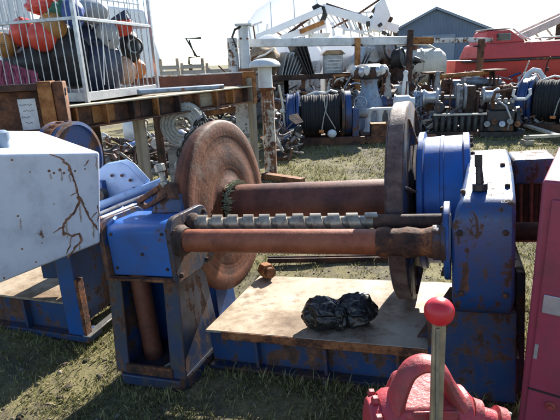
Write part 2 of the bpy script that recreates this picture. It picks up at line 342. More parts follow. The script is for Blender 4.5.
# roller housing on top
def rounded(v0, v1, w0, w1, r, n=6, corners=(0, 1, 2, 3)):
    P = []
    for k, (cx, cy, a) in enumerate(((v1 - r, w0 + r, -90), (v1 - r, w1 - r, 0), (v0 + r, w1 - r, 90), (v0 + r, w0 + r, 180))):
        if k in corners:
            for i in range(n + 1): t = R_(a + 90 * i / n); P.append((cx + r * math.cos(t), cy + r * math.sin(t)))
        else: P.append(((v1, w0), (v1, w1), (v0, w1), (v0, w0))[k])
    return P
plate_vw('roller_housing', rounded(-.165, .16, .618, .905, .06, 7, (1, 2)), -.53, -.14, M['blue_clean'])
plate_vw('end_flange', rounded(-.195, .185, .595, .932, .075, 7, (1, 2)), -.137, -.105, M['blue_grime_shade'])
plate_vw('end_flange', rounded(-.195, .185, .595, .932, .075, 7, (1, 2)), -.565, -.533, M['blue_rust'])
MB().bb(-.55, -.13, -.205, -.167, .600, .614).build('housing_lip', M['rust_flake'], W, bev=.003)
MB().beam((-.72, -.06, .80), (-.58, .02, .92), .34, .018).build('side_guard', M['blue_clean'], W, bev=.004)
MB().beam((-.57, -.16, .934), (-.57, .16, .937), .035, .006).build('worn_lit_edge', M['white_flaky'], W, bev=.002)  # white wear strip that also paints in the sunlit flange top
for v, w in ((-.165, .63), (-.165, .86), (.10, .62), (.14, .89)):
    MB().lathe([(0, .014), (.012, .014), (.015, .009)], (-.105, v, w), X, 6).build('bolt', M['rust_dark'], W)
for u, w in ((-.50, .85), (-.18, .85), (-.50, .66), (-.18, .66), (-.32, .74)):
    MB().lathe([(0, .009), (.007, .008)], (u, -.165, w), V(0, -1, 0), 8).build('bolt', M['rust_dark'], W)
RO = V(0, -.122, .803); SO = V(0, -.008, .862)
MB().lathe([(0, .082), (.02, .082), (.03, .072), (.045, .066)], RO + X * -.105, X, 32).build('roller_collar', M['rust_dark'], W)
MB().lathe([(0, .0575), (.35, .058), (.8, .057), (1.06, .0575)], RO + X * -.08, X, 40).build('roller', M['rust_tube'], W)
sl = MB(); pr = [(t, .062 + .004 * math.sin(t * 60) + .003 * random.random()) for t in np.linspace(0, .27, 16)]
sl.lathe(pr, RO + X * .90, X, 32).build('flaking_sleeve', M['rust_flake'], W)
MB().lathe([(0, .074), (.03, .074), (.035, .085), (.05, .085)], RO + X * 1.13, X, 32).build('roller_collar', M['blue_rust'], W)
# level-wind screw behind the roller
scw = MB().cyl(SO + X * -.105, SO + X * .88, .029, n=20)
n_t = 22; pitch = .088; turns = 10.4; u0 = -.045
vs, fs = [], []
for i in range(int(n_t * turns) + 1):
    t = 2 * math.pi * i / n_t; uc = u0 + pitch * i / n_t
    for du, r in ((-.029, .028), (-.027, .044), (.027, .044), (.029, .028)): vs.append((uc + du, SO.y + r * math.cos(t), SO.z + r * math.sin(t)))
    if i: a = (i - 1) * 4; fs += [(a + k, a + k + 1, a + 5 + k, a + 4 + k) for k in range(3)]
fs += [(3, 2, 1, 0), tuple(len(vs) - 4 + k for k in range(4))]
scw.add(vs, fs).build('level_wind_screw', M['thread'], W, sharp=30)
MB().cyl(SO + X * .87, SO + X * 1.2, .034, n=24).build('plain_shaft', M['rust_dark'], W)
MB().lathe([(0, .038), (.01, .056), (.03, .056), (.04, .04)], SO + X * -.104, X, 24).build('shaft_bearing', M['rust_dark'], W)
# drum
DC = V(0, .60, .812)
MB().lathe([(0, .13), (.3, .131), (.7, .1295), (1.10, .13)], DC + X * -.17, X, 48).build('drum_barrel', M['rust_barrel'], W)
fl_prof = [(-.02, .05), (-.02, .51), (-.006, .538), (.028, .549), (.055, .553), (.075, .548), (.084, .532), (.086, .47), (.080, .45), (.080, .38), (.085, .36), (.0845, .26), (.079, .24), (.08, .18), (.094, .165), (.094, .132)]
MB().lathe(fl_prof, DC + X * -.248, X, 112).build('drum_flange', M['rust_disc'], W, sharp=60)
MB().lathe([(0, .12), (0, .542), (.006, .55), (.085, .55), (.091, .542), (.091, .12)], DC + X * .908, X, 112, cap=False).build('drum_flange', M['blue_grime_shade'], W, sharp=50)
MB().lathe([(0, .5505), (.002, .553), (.070, .553), (.072, .5505)], DC + X * .918, X, 112, cap=False).build('flange_rim', M['rim'], W)
for k in range(8):
    a = R_(45 * k + 25); d = Y_ * math.cos(a) + Z_ * math.sin(a); t = X.cross(d)
    MB().prism([(.365, 0), (.525, 0), (.52, .010), (.375, .042)], DC + X * 1.0 - t * .006, d, X, t * .012).build('rib', M['blue_rust'], W, bev=.002)
MB().lathe([(0, .12), (.0, .375), (.004, .38), (.03, .38), (.034, .362), (.036, .35), (.11, .35), (.113, .354), (.128, .354), (.131, .35), (.22, .35), (.223, .362), (.25, .362), (.254, .355), (.254, .10)], DC + X * 1.034, X, 80).build('brake_drum', M['blue_clean'], W)
for k in range(6):
    a = R_(52 + 12 * k); d = Y_ * math.cos(a) + Z_ * math.sin(a)
    MB().lathe([(0, .012), (.014, .012), (.016, .007)], DC + d * .335 + X * 1.288, X, 6).build('bolt', M['rust_dark'], W)
fz = MB()
for k in range(330):   # frayed rope left on the barrel by the flange
    a = random.uniform(-.4, 3.6); r0 = .132; d = Y_ * math.cos(a) * -1 + Z_ * math.sin(a); p = DC + X * (-.15 + random.uniform(0, .035)) + d * r0
    q = p + d * random.uniform(.01, .035) + X * random.uniform(-.005, .05) + Y_ * random.uniform(-.03, .02)
    fz.tube([p, (p + q) / 2 + d * .01, q], [.004, .003, .001], 4)
fz.build('frayed_rope', M['moss'], W)
# bearing pedestal left of the drum
MB().hexa([V(-.52, .46, .0), V(-.30, .46, .0), V(-.30, .74, .0), V(-.52, .74, .0), V(-.48, .50, .86), V(-.315, .50, .86), V(-.315, .70, .86), V(-.48, .70, .86)]).build('bearing_pedestal', M['blue'], W, bev=.008)
MB().bb(-.55, -.122, .42, .78, .0, .06).build('pedestal_foot', M['blue_rust'], W, bev=.004)
MB().lathe([(0, .07), (.10, .07)], DC + X * -.345, X, 28).build('drum_axle', M['rust_dark'], W)
# clamp on top of the roller housing
MB().hexa([V(-.385, .045, .902), V(-.17, .045, .902), V(-.17, .15, .902), V(-.385, .15, .902), V(-.36, .06, 1.035), V(-.185, .06, 1.005), V(-.185, .14, 1.005), V(-.36, .14, 1.035)]).build('clamp_base', M['blue_rust'], W, bev=.01)
cl = MB().beam((-.455, .05, .975), (-.30, .05, 1.05), .035, .03).beam((-.41, .05, .942), (-.25, .045, 1.012), .035, .025).beam((-.46, .05, .97), (-.41, .05, .942), .03, .03)
cl.build('clamp_bar', M['rust_flake'], W, bev=.006)
MB().hexa([V(-.32, .03, .995), V(-.18, .03, .98), V(-.18, .14, .98), V(-.32, .14, .995), V(-.31, .05, 1.08), V(-.225, .05, 1.065), V(-.225, .11, 1.065), V(-.31, .11, 1.08)]).build('clamp_block', M['rust'], W, bev=.012)
MB().lathe([(0, .028), (.03, .028), (.032, .018), (.085, .018), (.087, .03), (.125, .03), (.13, .02)], (-.275, .07, 1.05), V(-.15, 0, 1), 6).build('clamp_bolt', M['steel'], W, bev=.002)
# gear case at the right
gp_ = [(.04, .46), (-.07, .47), (-.135, .52), (-.165, .60), (-.168, .90), (-.158, .945), (-.13, .972), (-.09, .988), (.15, 1.035), (.38, 1.068), (.58, 1.078), (.72, 1.05), (.82, .97), (.85, .85), (.85, .236), (.04, .236)]
gb = MB().prism(gp_, (1.20, 0, 0), Y_, Z_, X * .235)
gb.v = [(u + (max(0, w - .90) * .45 if u < 1.3 else max(0, w - .95) * .25), v, w) for u, v, w in gb.v]
gb.build('gear_case', M['gear'], W, bev=.014)
sk = [(v * 1.0 - (.012 if v < .3 else -.012), w + (.014 if w > .9 else 0)) for v, w in gp_[1:14]]
MB().bb(1.085, 1.458, -.022, .04, .005, .455).build('base_panel', M['blue_rust'], W, bev=.006)
MB().lathe([(0, .1), (0, .165), (.004, .17), (.026, .17), (.028, .1)], V(1.170, -.02, .78), X, 40).build('case_flange', M['blue'], W)
for k in range(8):
    a = R_(45 * k + 10); MB().lathe([(0, .011), (-.010, .011), (-.013, .005)], V(1.17, -.02 + .148 * math.cos(a), .78 + .148 * math.sin(a)), X, 6).build('bolt', M['rust_dark'], W)
nrm = V(0, -.15, .988)
for u, v, w in ((1.42, .0, 1.006), (1.42, .25, 1.05), (1.30, .5, 1.075), (1.25, -.05, .998)):
    MB().lathe([(0, .012), (.012, .012), (.016, .006)], (u, v, w - .003), nrm, 6).build('bolt', M['rust_dark'], W)
for u in (1.235, 1.40):
    for w in (.60, .86): MB().lathe([(0, .012), (-.010, .012), (-.014, .006)], (u, -.166, w), Y_, 6).build('bolt', M['rust_dark'], W)
le = MB().cyl((1.315, -.03, 1.0), (1.315, -.03, 1.03), .030, n=16).cyl((1.315, -.03, 1.025), (1.31, -.03, 1.12), .017, .012, n=12)
le.box((1.31, -.03, 1.125), (.03, .026, .05)); le.build('filler_rod', M['dark'], W, bev=.003)
# motor and brackets right of the gear case
MB().bb(1.475, 1.66, .38, .68, .93, 1.05).build('motor_block', M['blue_rust'], W, bev=.012)
MB().bb(1.475, 1.64, .44, .66, .62, .93).build('motor_mount', M['rust_dark'], W, bev=.008)
for u in (1.51, 1.555, 1.60): MB().cyl((u, .41, .70), (u, .41, .93), .012, n=12).build('tie_rod', M['rust_dark'], W)
MB().lathe([(0, .055), (.02, .055), (.022, .042), (.22, .042), (.22, .03)], (1.437, .2, .752), X, 24).build('output_shaft', M['rust_dark'], W)
MB().bb(1.462, 1.50, .08, .74, 0, .60).build('end_frame', M['blue_grime_shade'], W, bev=.004)

# ---------------------------------------------------------------- bundle of black plastic on the winch plate
def fold(d, k):   # soft plastic folds running out of a tied neck
    e = d + V(noise.noise(d * 1.4 + V(k, 0, 0)), noise.noise(d * 1.4 + V(0, k, 0)), noise.noise(d * 1.4 + V(0, 0, k))) * .35
    ph = math.atan2(e.z, e.y); return 1 + .10 * noise.noise(d * 1.7 + V(k, 2, 0)) + .085 * (1 - 2 * abs(math.sin(2.5 * ph + 1.8 * noise.noise(e * 1.3)))) * (1 - .5 * abs(d.x)) + .10 * noise.noise(e * 3.0 + V(k, 0, 5)) + .06 * (.3 - abs(noise.noise(e * 4.5 + V(k, 0, 5))))
bo = MB().ball((-.085, .0, .082), (.118, .105, .088), 120, 70, lambda d: fold(d, 4)).build('plastic_bundle', M['bag'], sharp=180)
b2 = MB().ball((.085, .02, .078), (.112, .100, .092), 120, 70, lambda d: fold(d, 11)); b2.v = [(x, y, max(0, z)) for x, y, z in b2.v]; b2.build('right_roll', M['bag'], bo, sharp=180)
b3 = MB().ball((.0, -.01, .07), (.06, .085, .08), 80, 50, lambda d: fold(d * 1.5, 7)); b3.v = [(x, y, max(0, z)) for x, y, z in b3.v]; b3.build('neck', M['bag'], bo, sharp=180)
for v_ in bo.data.vertices: v_.co.z = max(0, v_.co.z)
bo.matrix_world = Matrix.Translation(WO + MW @ V(.625, .155, .2345)) @ MW.to_4x4() @ Matrix.Rotation(.25, 4, 'Z')
tag(bo, 'crumpled black plastic bundle of two rolls lying on the winch base plate', 'plastic bundle')

# ---------------------------------------------------------------- short rusty end cap lying at the back of the plate
pc = thing('hexagon_plug', 'short rusty hexagonal plug beside the big rust-brown drum flange', 'plug', WO + MW @ V(-.06, .76, .2345), M=MW)
MB().lathe([(0, .055), (.075, .055), (.08, .04)], (-.02, .04, .055), V(.75, -.66, 0), 6).build('hex_body', M['rust_orange'], pc, bev=.004)
MB().lathe([(0, .036), (.05, .036)], (.03, -.005, .055), V(.75, -.66, 0), 18).build('spigot', M['rust'], pc)

# ================================================================== RED CABINET (right edge)
cab = thing('steel_cabinet', 'dark crimson steel cabinet with grey patch plate at right edge of picture', 'cabinet', (.872, 1.5, -.02), R_(-34))
ctop = 1.262
def cab_body():
    m = MB(); m.hexa([V(.03, 0, .0), V(.66, 0, .0), V(.66, .66, .0), V(.03, .66, .0), V(0, 0, ctop), V(.66, 0, ctop), V(.66, .66, ctop), V(.0, .66, ctop)]); return m
cab_body().build('body', M['crimson'], cab, bev=.012, seg=3)
MB().hexa([V(.045, -.012, .08), V(.63, -.012, .08), V(.63, -.001, .08), V(.045, -.001, .08), V(.035, -.012, 1.2), V(.63, -.012, 1.2), V(.63, -.001, 1.2), V(.035, -.001, 1.2)]).build('door', M['crimson'], cab, bev=.004)
MB().bb(.050, .26, -.018, -.0125, .79, .86).build('patch_plate', M['galv'], cab, bev=.002)
MB().lathe([(0, .018), (.006, .018), (.008, .010), (.016, .009)], (.12, -.012, .42), V(0, -1, 0), 20).build('bolt', M['red_cast'], cab)
MB().bb(.044, .056, -.0165, -.0125, .60, .66).build('bare_scratch', M['galv'], cab)
MB().bb(.04, .62, -.0155, -.0125, .465, .472).build('door_seam', M['dark'], cab)

# ================================================================== RED VALVE WITH BALL LEVER (front)
rv = thing('hydraulic_valve', 'red cast hydraulic hand valve with steel lever and red ball knob', 'valve', (.325, .90, 0))
zb = .835
def smooth_path(pts, k=6):
    P = [Vector(p) for p in pts]; out = []
    for i in range(len(P) - 1):
        a, b_, c, d = P[max(0, i - 1)], P[i], P[i + 1], P[min(len(P) - 1, i + 2)]
        for j in range(k): t = j / k; out.append(.5 * ((2 * b_) + (c - a) * t + (2 * a - 5 * b_ + 4 * c - d) * t * t + (3 * b_ - a - 3 * c + d) * t ** 3))
    return out + [P[-1]]
MB().lathe([(0, .05), (.0, .064), (.015, .074), (.05, .076), (.055, .068), (.16, .068), (.165, .077), (.2, .075), (.22, .05)], (-.115, .0, zb + .0), V(1, 0, 0), 44).build('valve_body', M['red_cast'], rv)
bw = MB().hexa([V(-.125, -.08, zb - .12), V(.115, -.08, zb - .12), V(.115, .11, zb - .12), V(-.125, .11, zb - .12), V(-.080, -.05, zb + .066), V(.066, -.05, zb + .066), V(.055, .08, zb + .088), V(-.068, .08, zb + .088)])
bw.build('valve_block', M['red_cast'], rv, bev=.014, seg=3)
lo = MB()
for yy in (-.01,): lo.tube(smooth_path([V(-.088, yy, zb + .02), V(-.080, yy, zb + .065), V(-.066, yy, zb + .115), V(-.048, yy, zb + .150), V(-.018, yy, zb + .163), V(.014, yy, zb + .148), V(.036, yy, zb + .105), V(.058, yy, zb + .065), V(.085, yy, zb + .02)]), [.023 - .008 * math.sin(math.pi * i / 48) for i in range(49)], 14)
lo.v = [(x, -.01 + (y + .01) * 2.0, z) for x, y, z in lo.v]; lo.build('lifting_loop', M['red_cast'], rv)
oax = V(.93, -.2, -.28).normalized()
MB().lathe([(0, .044), (.02, .044), (.024, .032), (.055, .032), (.057, .044), (.078, .044), (.08, .026)], V(.085, -.02, zb + .022), oax, 32).build('outlet_flange', M['red_cast'], rv)
for k in range(6):
    a = R_(60 * k + 15); p, q, _ = basis(oax)
    MB().lathe([(0, .0055), (.009, .0055)], V(.085, -.02, zb + .022) + oax * .077 + (p * math.cos(a) + q * math.sin(a)) * .036, oax, 6).build('bolt', M['steel'], rv)
cp = MB().lathe([(0, .03), (.008, .058), (.03, .064), (.045, .06)], (-.148, 0, zb - .005), V(1, 0, 0), 36)
cp.build('end_cap', M['red_cast'], rv, bev=.002)
for k in range(9):
    a = R_(40 * k + 10); MB().lathe([(0, .011), (-.012, .011), (-.016, .005)], V(-.118, .066 * math.cos(a), zb - .005 + .066 * math.sin(a)), V(1, 0, 0), 6).build('bolt', M['red_cast'], rv)
for s_ in (-1, 1): MB().prism([(-.07, .0), (.06, .0), (.045, .055), (-.05, .055)], (0, -.052 if s_ < 0 else .07, zb + .01), X, Z_, Y_ * .008).build('web', M['red_cast'], rv, bev=.003)
zb = .86
lv = MB().beam((-.008, -.085, zb - .10), (-.010, -.055, zb + .285), .0265, .014, up=(0, 1, 0)); lv.build('lever', M['lever'], rv, bev=.003)
MB().beam((-.0095, -.0885, zb + .0), (-.0155, -.0655, zb + .26), .006, .004, up=(0, 1, 0)).build('lever_groove', M['steel'], rv)
bk = MB().ball((-.010, -.053, zb + .292), (.0305, .0305, .0295), 32, 20); bk.build('ball_knob', M['red_ball'], rv)
MB().hexa([V(-.13, -.06, -.02), V(.13, -.06, -.02), V(.13, .12, -.02), V(-.13, .12, -.02), V(-.085, -.045, zb - .121), V(.085, -.045, zb - .121), V(.085, .08, zb - .121), V(-.085, .08, zb - .121)]).build('pedestal', M['red_cast'], rv, bev=.01)

# ================================================================== SECOND BLUE WINCH (left, behind the white box)
y2 = .30; O2 = Vector((-1.254, 2.64, 0)); M2 = Matrix.Rotation(-y2, 3, 'Z'); I2 = M2.transposed()
W2 = thing('deck_winch', 'blue deck winch with rusty brake drum, half hidden behind the white steel box', 'winch', O2, -y2)
def loc2(x, y, Y): return I2 @ (at(x, y, Y) - O2)
MB().bb(-1.7, -.16, .02, .78, .224, .238).build('deck_plate', M['deck'], W2, bev=.003)
MB().bb(-1.7, -.16, .05, .065, .022, .224).bb(-1.7, -.16, .72, .735, .022, .224).build('base_web', M['blue_rust'], W2, bev=.002)
MB().bb(-1.7, .0, -.01, .13, -.02, .022).bb(-1.7, .0, .66, .79, -.02, .022).build('bottom_rail', M['blue_rust'], W2, bev=.003)
for u in (-.5, -.9, -1.3): MB().bb(u, u + .018, .004, .05, .024, .222).build('stiffener', M['blue_rust'], W2, bev=.002)
MB().bb(-.158, -.035, .0, .02, .022, .66).build('front_plate', M['blue'], W2, bev=.004)
MB().bb(-.035, -.012, -.004, .05, .022, .42).build('rusty_edge', M['rust_flake'], W2, bev=.004)
MB().bb(-.158, -.14, .02, .6, .022, .66).build('inner_plate', M['blue_rust'], W2, bev=.004)
MB().bb(-.158, .0, .58, .6, .022, .66).build('back_plate', M['blue_rust'], W2, bev=.004)
MB().bb(-.16, .0, -.004, .61, .662, .685).build('top_plate', M['blue'], W2, bev=.006)
MB().bb(-.04, .012, -.01, .62, .023, .032).build('lit_lip', M['chrome'], W2, bev=.002)  # sunlit frame edge put into the colour as a bright strip
c2 = loc2(80, 160, 3.35)
MB().lathe([(0, .05), (0, .26), (.02, .275), (.05, .262), (.13, .262), (.15, .275), (.18, .275), (.185, .25), (.165, .245), (.16, .07), (.19, .065), (.19, .04)], c2 + V(-.19, 0, 0), X, 64).build('brake_drum', M['blue_far'], W2)
MB().lathe([(0, .264), (.001, .269), (.069, .27), (.07, .264)], c2 + V(-.135, 0, 0), X, 64, cap=False).build('brake_band', M['rust_flake'], W2)
for k in range(14):
    a = R_(10 + 14 * k); d = Y_ * math.cos(a) + Z_ * math.sin(a)
    MB().box(c2 + d * .272 + V(-.10, 0, 0), (.05, .03, .012), Matrix.Rotation(a - math.pi / 2, 3, 'X')).build('lining_block', M['rust_flake'], W2, bev=.003)
MB().lathe([(0, .09), (1.1, .09)], c2 + V(-1.2, 0, 0), X, 32).build('drum_barrel', M['rust_barrel'], W2)
MB().lathe([(0, .05), (0, .43), (.03, .43), (.03, .05)], c2 + V(-1.25, 0, 0), X, 64).build('drum_flange', M['rust_disc'], W2)
MB().hexa([c2 + V(-.12, -.2, -c2.z + .24), c2 + V(0.02, -.2, -c2.z + .24), c2 + V(.02, .2, -c2.z + .24), c2 + V(-.12, .2, -c2.z + .24), c2 + V(-.08, -.09, -.06), c2 + V(.0, -.09, -.06), c2 + V(.0, .09, -.06), c2 + V(-.08, .09, -.06)]).build('pedestal', M['blue'], W2, bev=.006)
# pale slotted quadrant plate and its arm
P = [loc2(x, y, 3.05) for x, y in ((98, 170), (104, 165), (120, 162), (128, 166), (144, 183), (141, 196), (118, 208), (96, 214))]
q = MB(); nn = V(.12, .04, .02); q.add([*P, *[p + V(.02, .05, .01) for p in P]], [tuple(range(8))[::-1], tuple(range(8, 16))] + [(i, (i + 1) % 8, 8 + (i + 1) % 8, 8 + i) for i in range(8)])
qo = q.build('quadrant_plate', M['blue_pale'], W2, bev=.004)
for k in range(7):
    a = R_(-18 + 34 * k); x, y = 117 + 17 * math.sin(a), 190 - 15 * math.cos(a)
    if y < 196: MB().cyl(loc2(x, y, 3.03), loc2(x, y, 3.046), .010, n=10).build('bolt', M['rust_flake'], qo)
a0, a1 = loc2(96, 207, 2.9), loc2(163, 181, 3.1)
MB().cyl(a0, a1, .026, n=20).build('arm', M['blue_pale'], W2)
wv = [loc2(*q) for q in ((96, 217, 2.86), (104, 211, 2.88), (168, 187, 3.05), (176, 206, 3.02), (130, 226, 2.9), (98, 240, 2.84))]
w_ = MB(); w_.add([*wv, *[p + V(-.02, .12, .0) for p in wv]], [tuple(range(6)), tuple(range(6, 12))[::-1]] + [(i, 6 + i, 6 + (i + 1) % 6, (i + 1) % 6) for i in range(6)])
w_.build('guard_plate', M['blue_clean'], W2, bev=.006)
ge = [loc2(*q) for q in ((100, 213.5, 2.865), (120, 205, 2.915), (145, 195.5, 2.97), (168, 186.5, 3.04))]
MB().tube(ge, .011, 8).build('chipped_edge', M['white_flaky'], W2)
MB().lathe([(0, .035), (.05, .035)], loc2(104, 193, 2.98), V(0, -1, 0), 18).build('pivot_pin', M['dark'], W2)
MB().hexa([V(-.10, .35, .685), V(-.01, .35, .685), V(-.01, .55, .685), V(-.10, .55, .685), V(-.09, .38, .95), V(-.02, .38, .95), V(-.02, .5, .95), V(-.09, .5, .95)]).build('arm_support', M['blue'], W2, bev=.005)

# ---------------------------------------------------------------- white steel box
FRt = at(100, 152, 2.3); FLt, FLb = at(-70, 155, 1.85), at(-70, 312, 1.85)
_n = (FRt - FLt).cross(FLb - FLt); _d = ray(101, 243); FRb = CAM + _d * ((FRt - CAM).dot(_n) / _d.dot(_n))
BRt = at(40, 131, 2.95); BLt = BRt + (FLt - FRt); dn = FRb - FRt
WB = thing('steel_box', 'white painted steel box with branching rust cracks at left edge', 'steel box', FRb)
o_ = Vector(FRb)
bx = MB().hexa([FLb - o_, FRb - o_, BRt + dn - o_, BLt + (FLb - FLt) - o_, FLt - o_, FRt - o_, BRt - o_, BLt - o_])
bx.build('box_shell', M['white_box'], WB, bev=.014, seg=3)
nf = (FRt - FLt).cross(FLb - FLt).normalized()
if nf.y > 0: nf = -nf
def onface(x, y):
    d = ray(x, y); t = (FRt - CAM).dot(nf) / d.dot(nf); return CAM + d * t - o_ + nf * .0022
cr = random.Random(3)
def crack(pts, w, m_='rustcrack', n_m='rust_crack'):
    path = []
    for (x0, y0), (x1, y1) in zip(pts, pts[1:]):
        n_ = max(2, int(math.hypot(x1 - x0, y1 - y0) / 2.2))
        for i in range(n_): t = i / n_; path.append((x0 + (x1 - x0) * t + cr.uniform(-.7, .7), y0 + (y1 - y0) * t + cr.uniform(-.5, .5)))
    path.append(pts[-1]); m = MB(); vs = []; fs = []
    for i, (x, y) in enumerate(path):
        a, b_ = path[max(0, i - 1)], path[min(len(path) - 1, i + 1)]; dx, dy = b_[0] - a[0], b_[1] - a[1]; L = math.hypot(dx, dy) or 1
        h = w * cr.uniform(.45, 1.1) * (.35 if i in (0, len(path) - 1) else 1)
        p, q = onface(x - dy / L * h, y + dx / L * h), onface(x + dy / L * h, y - dx / L * h)
        vs += [p, q]
        if i: k = 2 * i; fs.append((k - 2, k - 1, k + 1, k))
    vs += [v - nf * .004 for v in vs]; n2 = len(path) * 2
    ff = list(fs) + [tuple(i + n2 for i in f[::-1]) for f in fs]
    for i in range(len(path) - 1):
        k = 2 * i; ff += [(k, k + 2, k + 2 + n2, k + n2), (k + 3, k + 1, k + 1 + n2, k + 3 + n2)]
    m.add(vs, ff).build(n_m, M[m_], WB)
crack([(60, 157), (68, 165), (73, 178), (77, 190), (79, 203), (74, 212), (66, 220), (63, 226), (64, 236)], 1.3)
crack([(77, 192), (84, 206), (90, 219), (98, 230)], 1.2); crack([(64, 226), (53, 233)], .7); crack([(63, 232), (72, 236), (79, 234), (81, 240), (72, 252), (67, 258)], 1.2)
crack([(72, 236), (70, 246), (66, 254)], .7); crack([(60, 158), (50, 154)], .6); crack([(68, 165), (62, 162)], .6); crack([(97, 205), (99, 215), (97, 222)], .7); crack([(88, 160), (84, 166)], .6)
crack([(77, 192), (70, 196)], .5); crack([(90, 219), (97, 212)], .5)
for x, y0_, y1_, w_ in ((61, 172, 181, .9), (66, 222, 238, 1.0), (80, 206, 222, .8), (69, 174, 182, .7), (93, 224, 238, .9), (50, 173, 179, .7), (79, 243, 250, .8), (20, 218, 230, .6), (96, 156, 170, .8)): crack([(x, y0_), (x + .6, (y0_ + y1_) / 2), (x + .9, y1_)], w_, 'rust_run', 'rust_run')
for x, y, r in ((49, 171, 1.6), (54, 173, 1.3), (60, 170, 1.8), (64, 173, 1.4), (69, 170, 1.5), (75, 171, 1.2), (85, 169, 1.0), (18, 216, 1.2), (22, 249, 1.2), (4, 278, 1.3), (42, 243, .9), (54, 204, .8), (30, 172, .8), (12, 160, 1.2), (36, 262, 1.0)):
    p = onface(x, y) - nf * .0022; s_ = r * .0045
    MB().lathe([(0, s_), (.0015, s_ * .6)], p, nf, 9).build('rust_chip', M['rustcrack'], WB)
MB().bb(-.62, -.44, .5, .62, -.42, -.02).build('support_leg', M['blue_rust'], WB)
cy = at(2, 140, 2.2) - o_
MB().lathe([(-.06, .028), (.0, .028), (.002, .036), (.035, .036), (.045, .02)], cy, Z_, 16).build('filler_cap', M['grey_blue'], WB)

# ================================================================== RUSTY WAGON FRAME
A, B = Vector((-1.86, 4.22, 0)), Vector((-.27, 6.72, 0)); dW = (B - A).normalized(); nW = Vector((-dW.y, dW.x, 0))
WG = thing('wagon_frame', 'long rusty steel flat frame carrying the galvanised cage', 'steel frame', A, math.atan2(dW.y, dW.x)); LW = (B - A).length
def wb_(name, m, x0, x1, y0, y1, z0, z1, bev=.004): return MB().bb(x0, x1, y0, y1, z0, z1).build(name, M[m], WG, bev=bev)
ZT = 1.352
wb_('side_beam_web', 'rust', 0, LW, .09, .11, ZT - .20, ZT - .018); wb_('beam_top_flange', 'wood_pale', .0, LW, 0, .13, ZT - .016, ZT); wb_('beam_bottom_flange', 'rust', -.1, LW, -.012, .12, ZT - .216, ZT - .20)
for k in range(9):
    x = .12 + k * (LW - .2) / 8.3; wb_('stiffener', random.choice(['rust', 'rust_orange', 'rust_dark']), x, x + .02, .0, .09, ZT - .2, ZT - .018)
for x, w, m in ((.35, .26, 'rust_orange'), (.95, .3, 'rust_dark'), (1.45, .22, 'rust'), (1.9, .3, 'wood'), (2.4, .2, 'rust_orange')): wb_('web_patch', m, x, x + w, .082, .0895, ZT - .19, ZT - .03)
for k in range(14):   # deck boards
    x = .02 + k * .212; MB().bb(x, x + .2, .135, 1.55, ZT - .05, ZT - .004 - random.random() * .01).build('deck_board', M['wood'], WG, bev=.004)
wb_('far_beam', 'rust_dark', -.2, LW - .02, 1.56, 1.64, ZT - .2, ZT)
wb_('lower_beam', 'rust', 1.9, LW - .05, .32, .38, 1.0, 1.07)
E1 = Vector((B.x - A.x, B.y - A.y, 0))
wb_('end_cap_plate', 'rust_orange', LW - .06, LW + .02, -.01, .2, ZT - .24, ZT + .19)
# tall side rail along the back of the deck
Mi = Matrix.Rotation(-math.atan2(dW.y, dW.x), 3, 'Z')
f0, f1 = Mi @ (Vector((-1.82, 6.2, 1.44)) - A), Mi @ (Vector((-.262, 6.86, 1.44)) - A)
MB().beam(f0, f1, .05, .165).build('back_rail', M['rust_barrel'], WG, bev=.004)
MB().beam(f0 + V(0, -.0, .092), f1 + V(0, 0, .092), .07, .014).build('rail_top', M['white_flaky'], WG, bev=.002)
for t in (.0, .34, .67): MB().beam(f0.lerp(f1, t) + V(0, 0, -.10), f0.lerp(f1, t) + V(0, 0, -.07), .05, .05).build('rail_foot', M['rust'], WG)
for x, y, w, m in ((LW - .03, .05, .085, 'wood_z'), (LW - .45, 1.5, .09, 'rust_dark'), (1.05, .25, .10, 'wood_z'), (1.25, 1.3, .1, 'rust_dark'), (.1, 1.2, .12, 'rust_dark')):
    MB().bb(x - w / 2, x + w / 2, y - w / 2, y + w / 2, -.03, (ZT + .10) if m == 'wood_z' and x > 2 else ZT - .22).build('leg', M[m], WG, bev=.006)
# the heavy beam end at the left with placard
h0, h1 = at(-40, 90, 3.95), at(47, 86, 4.12)
def wl_(p): return Mi @ (p - A)
bd_ = (h1 - h0); bd_.z = 0; bd_.normalize(); nb = Vector((bd_.y, -bd_.x, 0))
def hb(name, m, s0, s1, t0, t1, z0, z1, bev=.005):
    c = [h0 + bd_ * s + nb * t for s, t in ((s0, t0), (s1, t0), (s1, t1), (s0, t1))]
    P = [wl_(Vector((p.x, p.y, z))) for z in (z0, z1) for p in c]
    return MB().hexa(P).build(name, M[m], WG, bev=bev)
LH = (h1 - h0).xy.length
hb('cross_beam_web', 'rust', 0, LH - .07, -.10, -.03, 1.12, 1.50); hb('cross_beam_flange', 'rust_dark', 0, LH - .07, -.16, .06, 1.505, 1.56); hb('cross_beam_flange', 'rust_dark', 0, LH - .07, -.16, .06, 1.07, 1.115)
hb('end_plate', 'rust_orange', LH - .068, LH + .04, -.2, .075, 1.06, 1.575); hb('end_channel', 'rust', LH + .042, LH + .13, -.16, .05, 1.04, 1.57, .01)
for zz, tt in ((1.50, -.02), (1.47, -.0), (1.2, .0)):
    p = h0 + bd_ * (LH + .131) + nb * tt; MB().lathe([(0, .018), (.008, .016)], wl_(Vector((p.x, p.y, zz))), Mi @ bd_, 12).build('bolt_hole', M['dark'], WG)
pl = hb('placard', 'paper', LH - .255, LH - .115, -.028, -.022, 1.18, 1.44, .004)
for k in range(4):   # faint handwriting lines
    c = [h0 + bd_ * (LH - .245 + .02 * (k % 2) + t) + nb * -.0212 for t in np.linspace(0, .10 - .015 * k, 18)]
    MB().tube([wl_(Vector((p.x, p.y, 1.39 - .05 * k + random.uniform(-.008, .008)))) for p in c], .0016, 4).build('handwriting', M['dark'], pl)
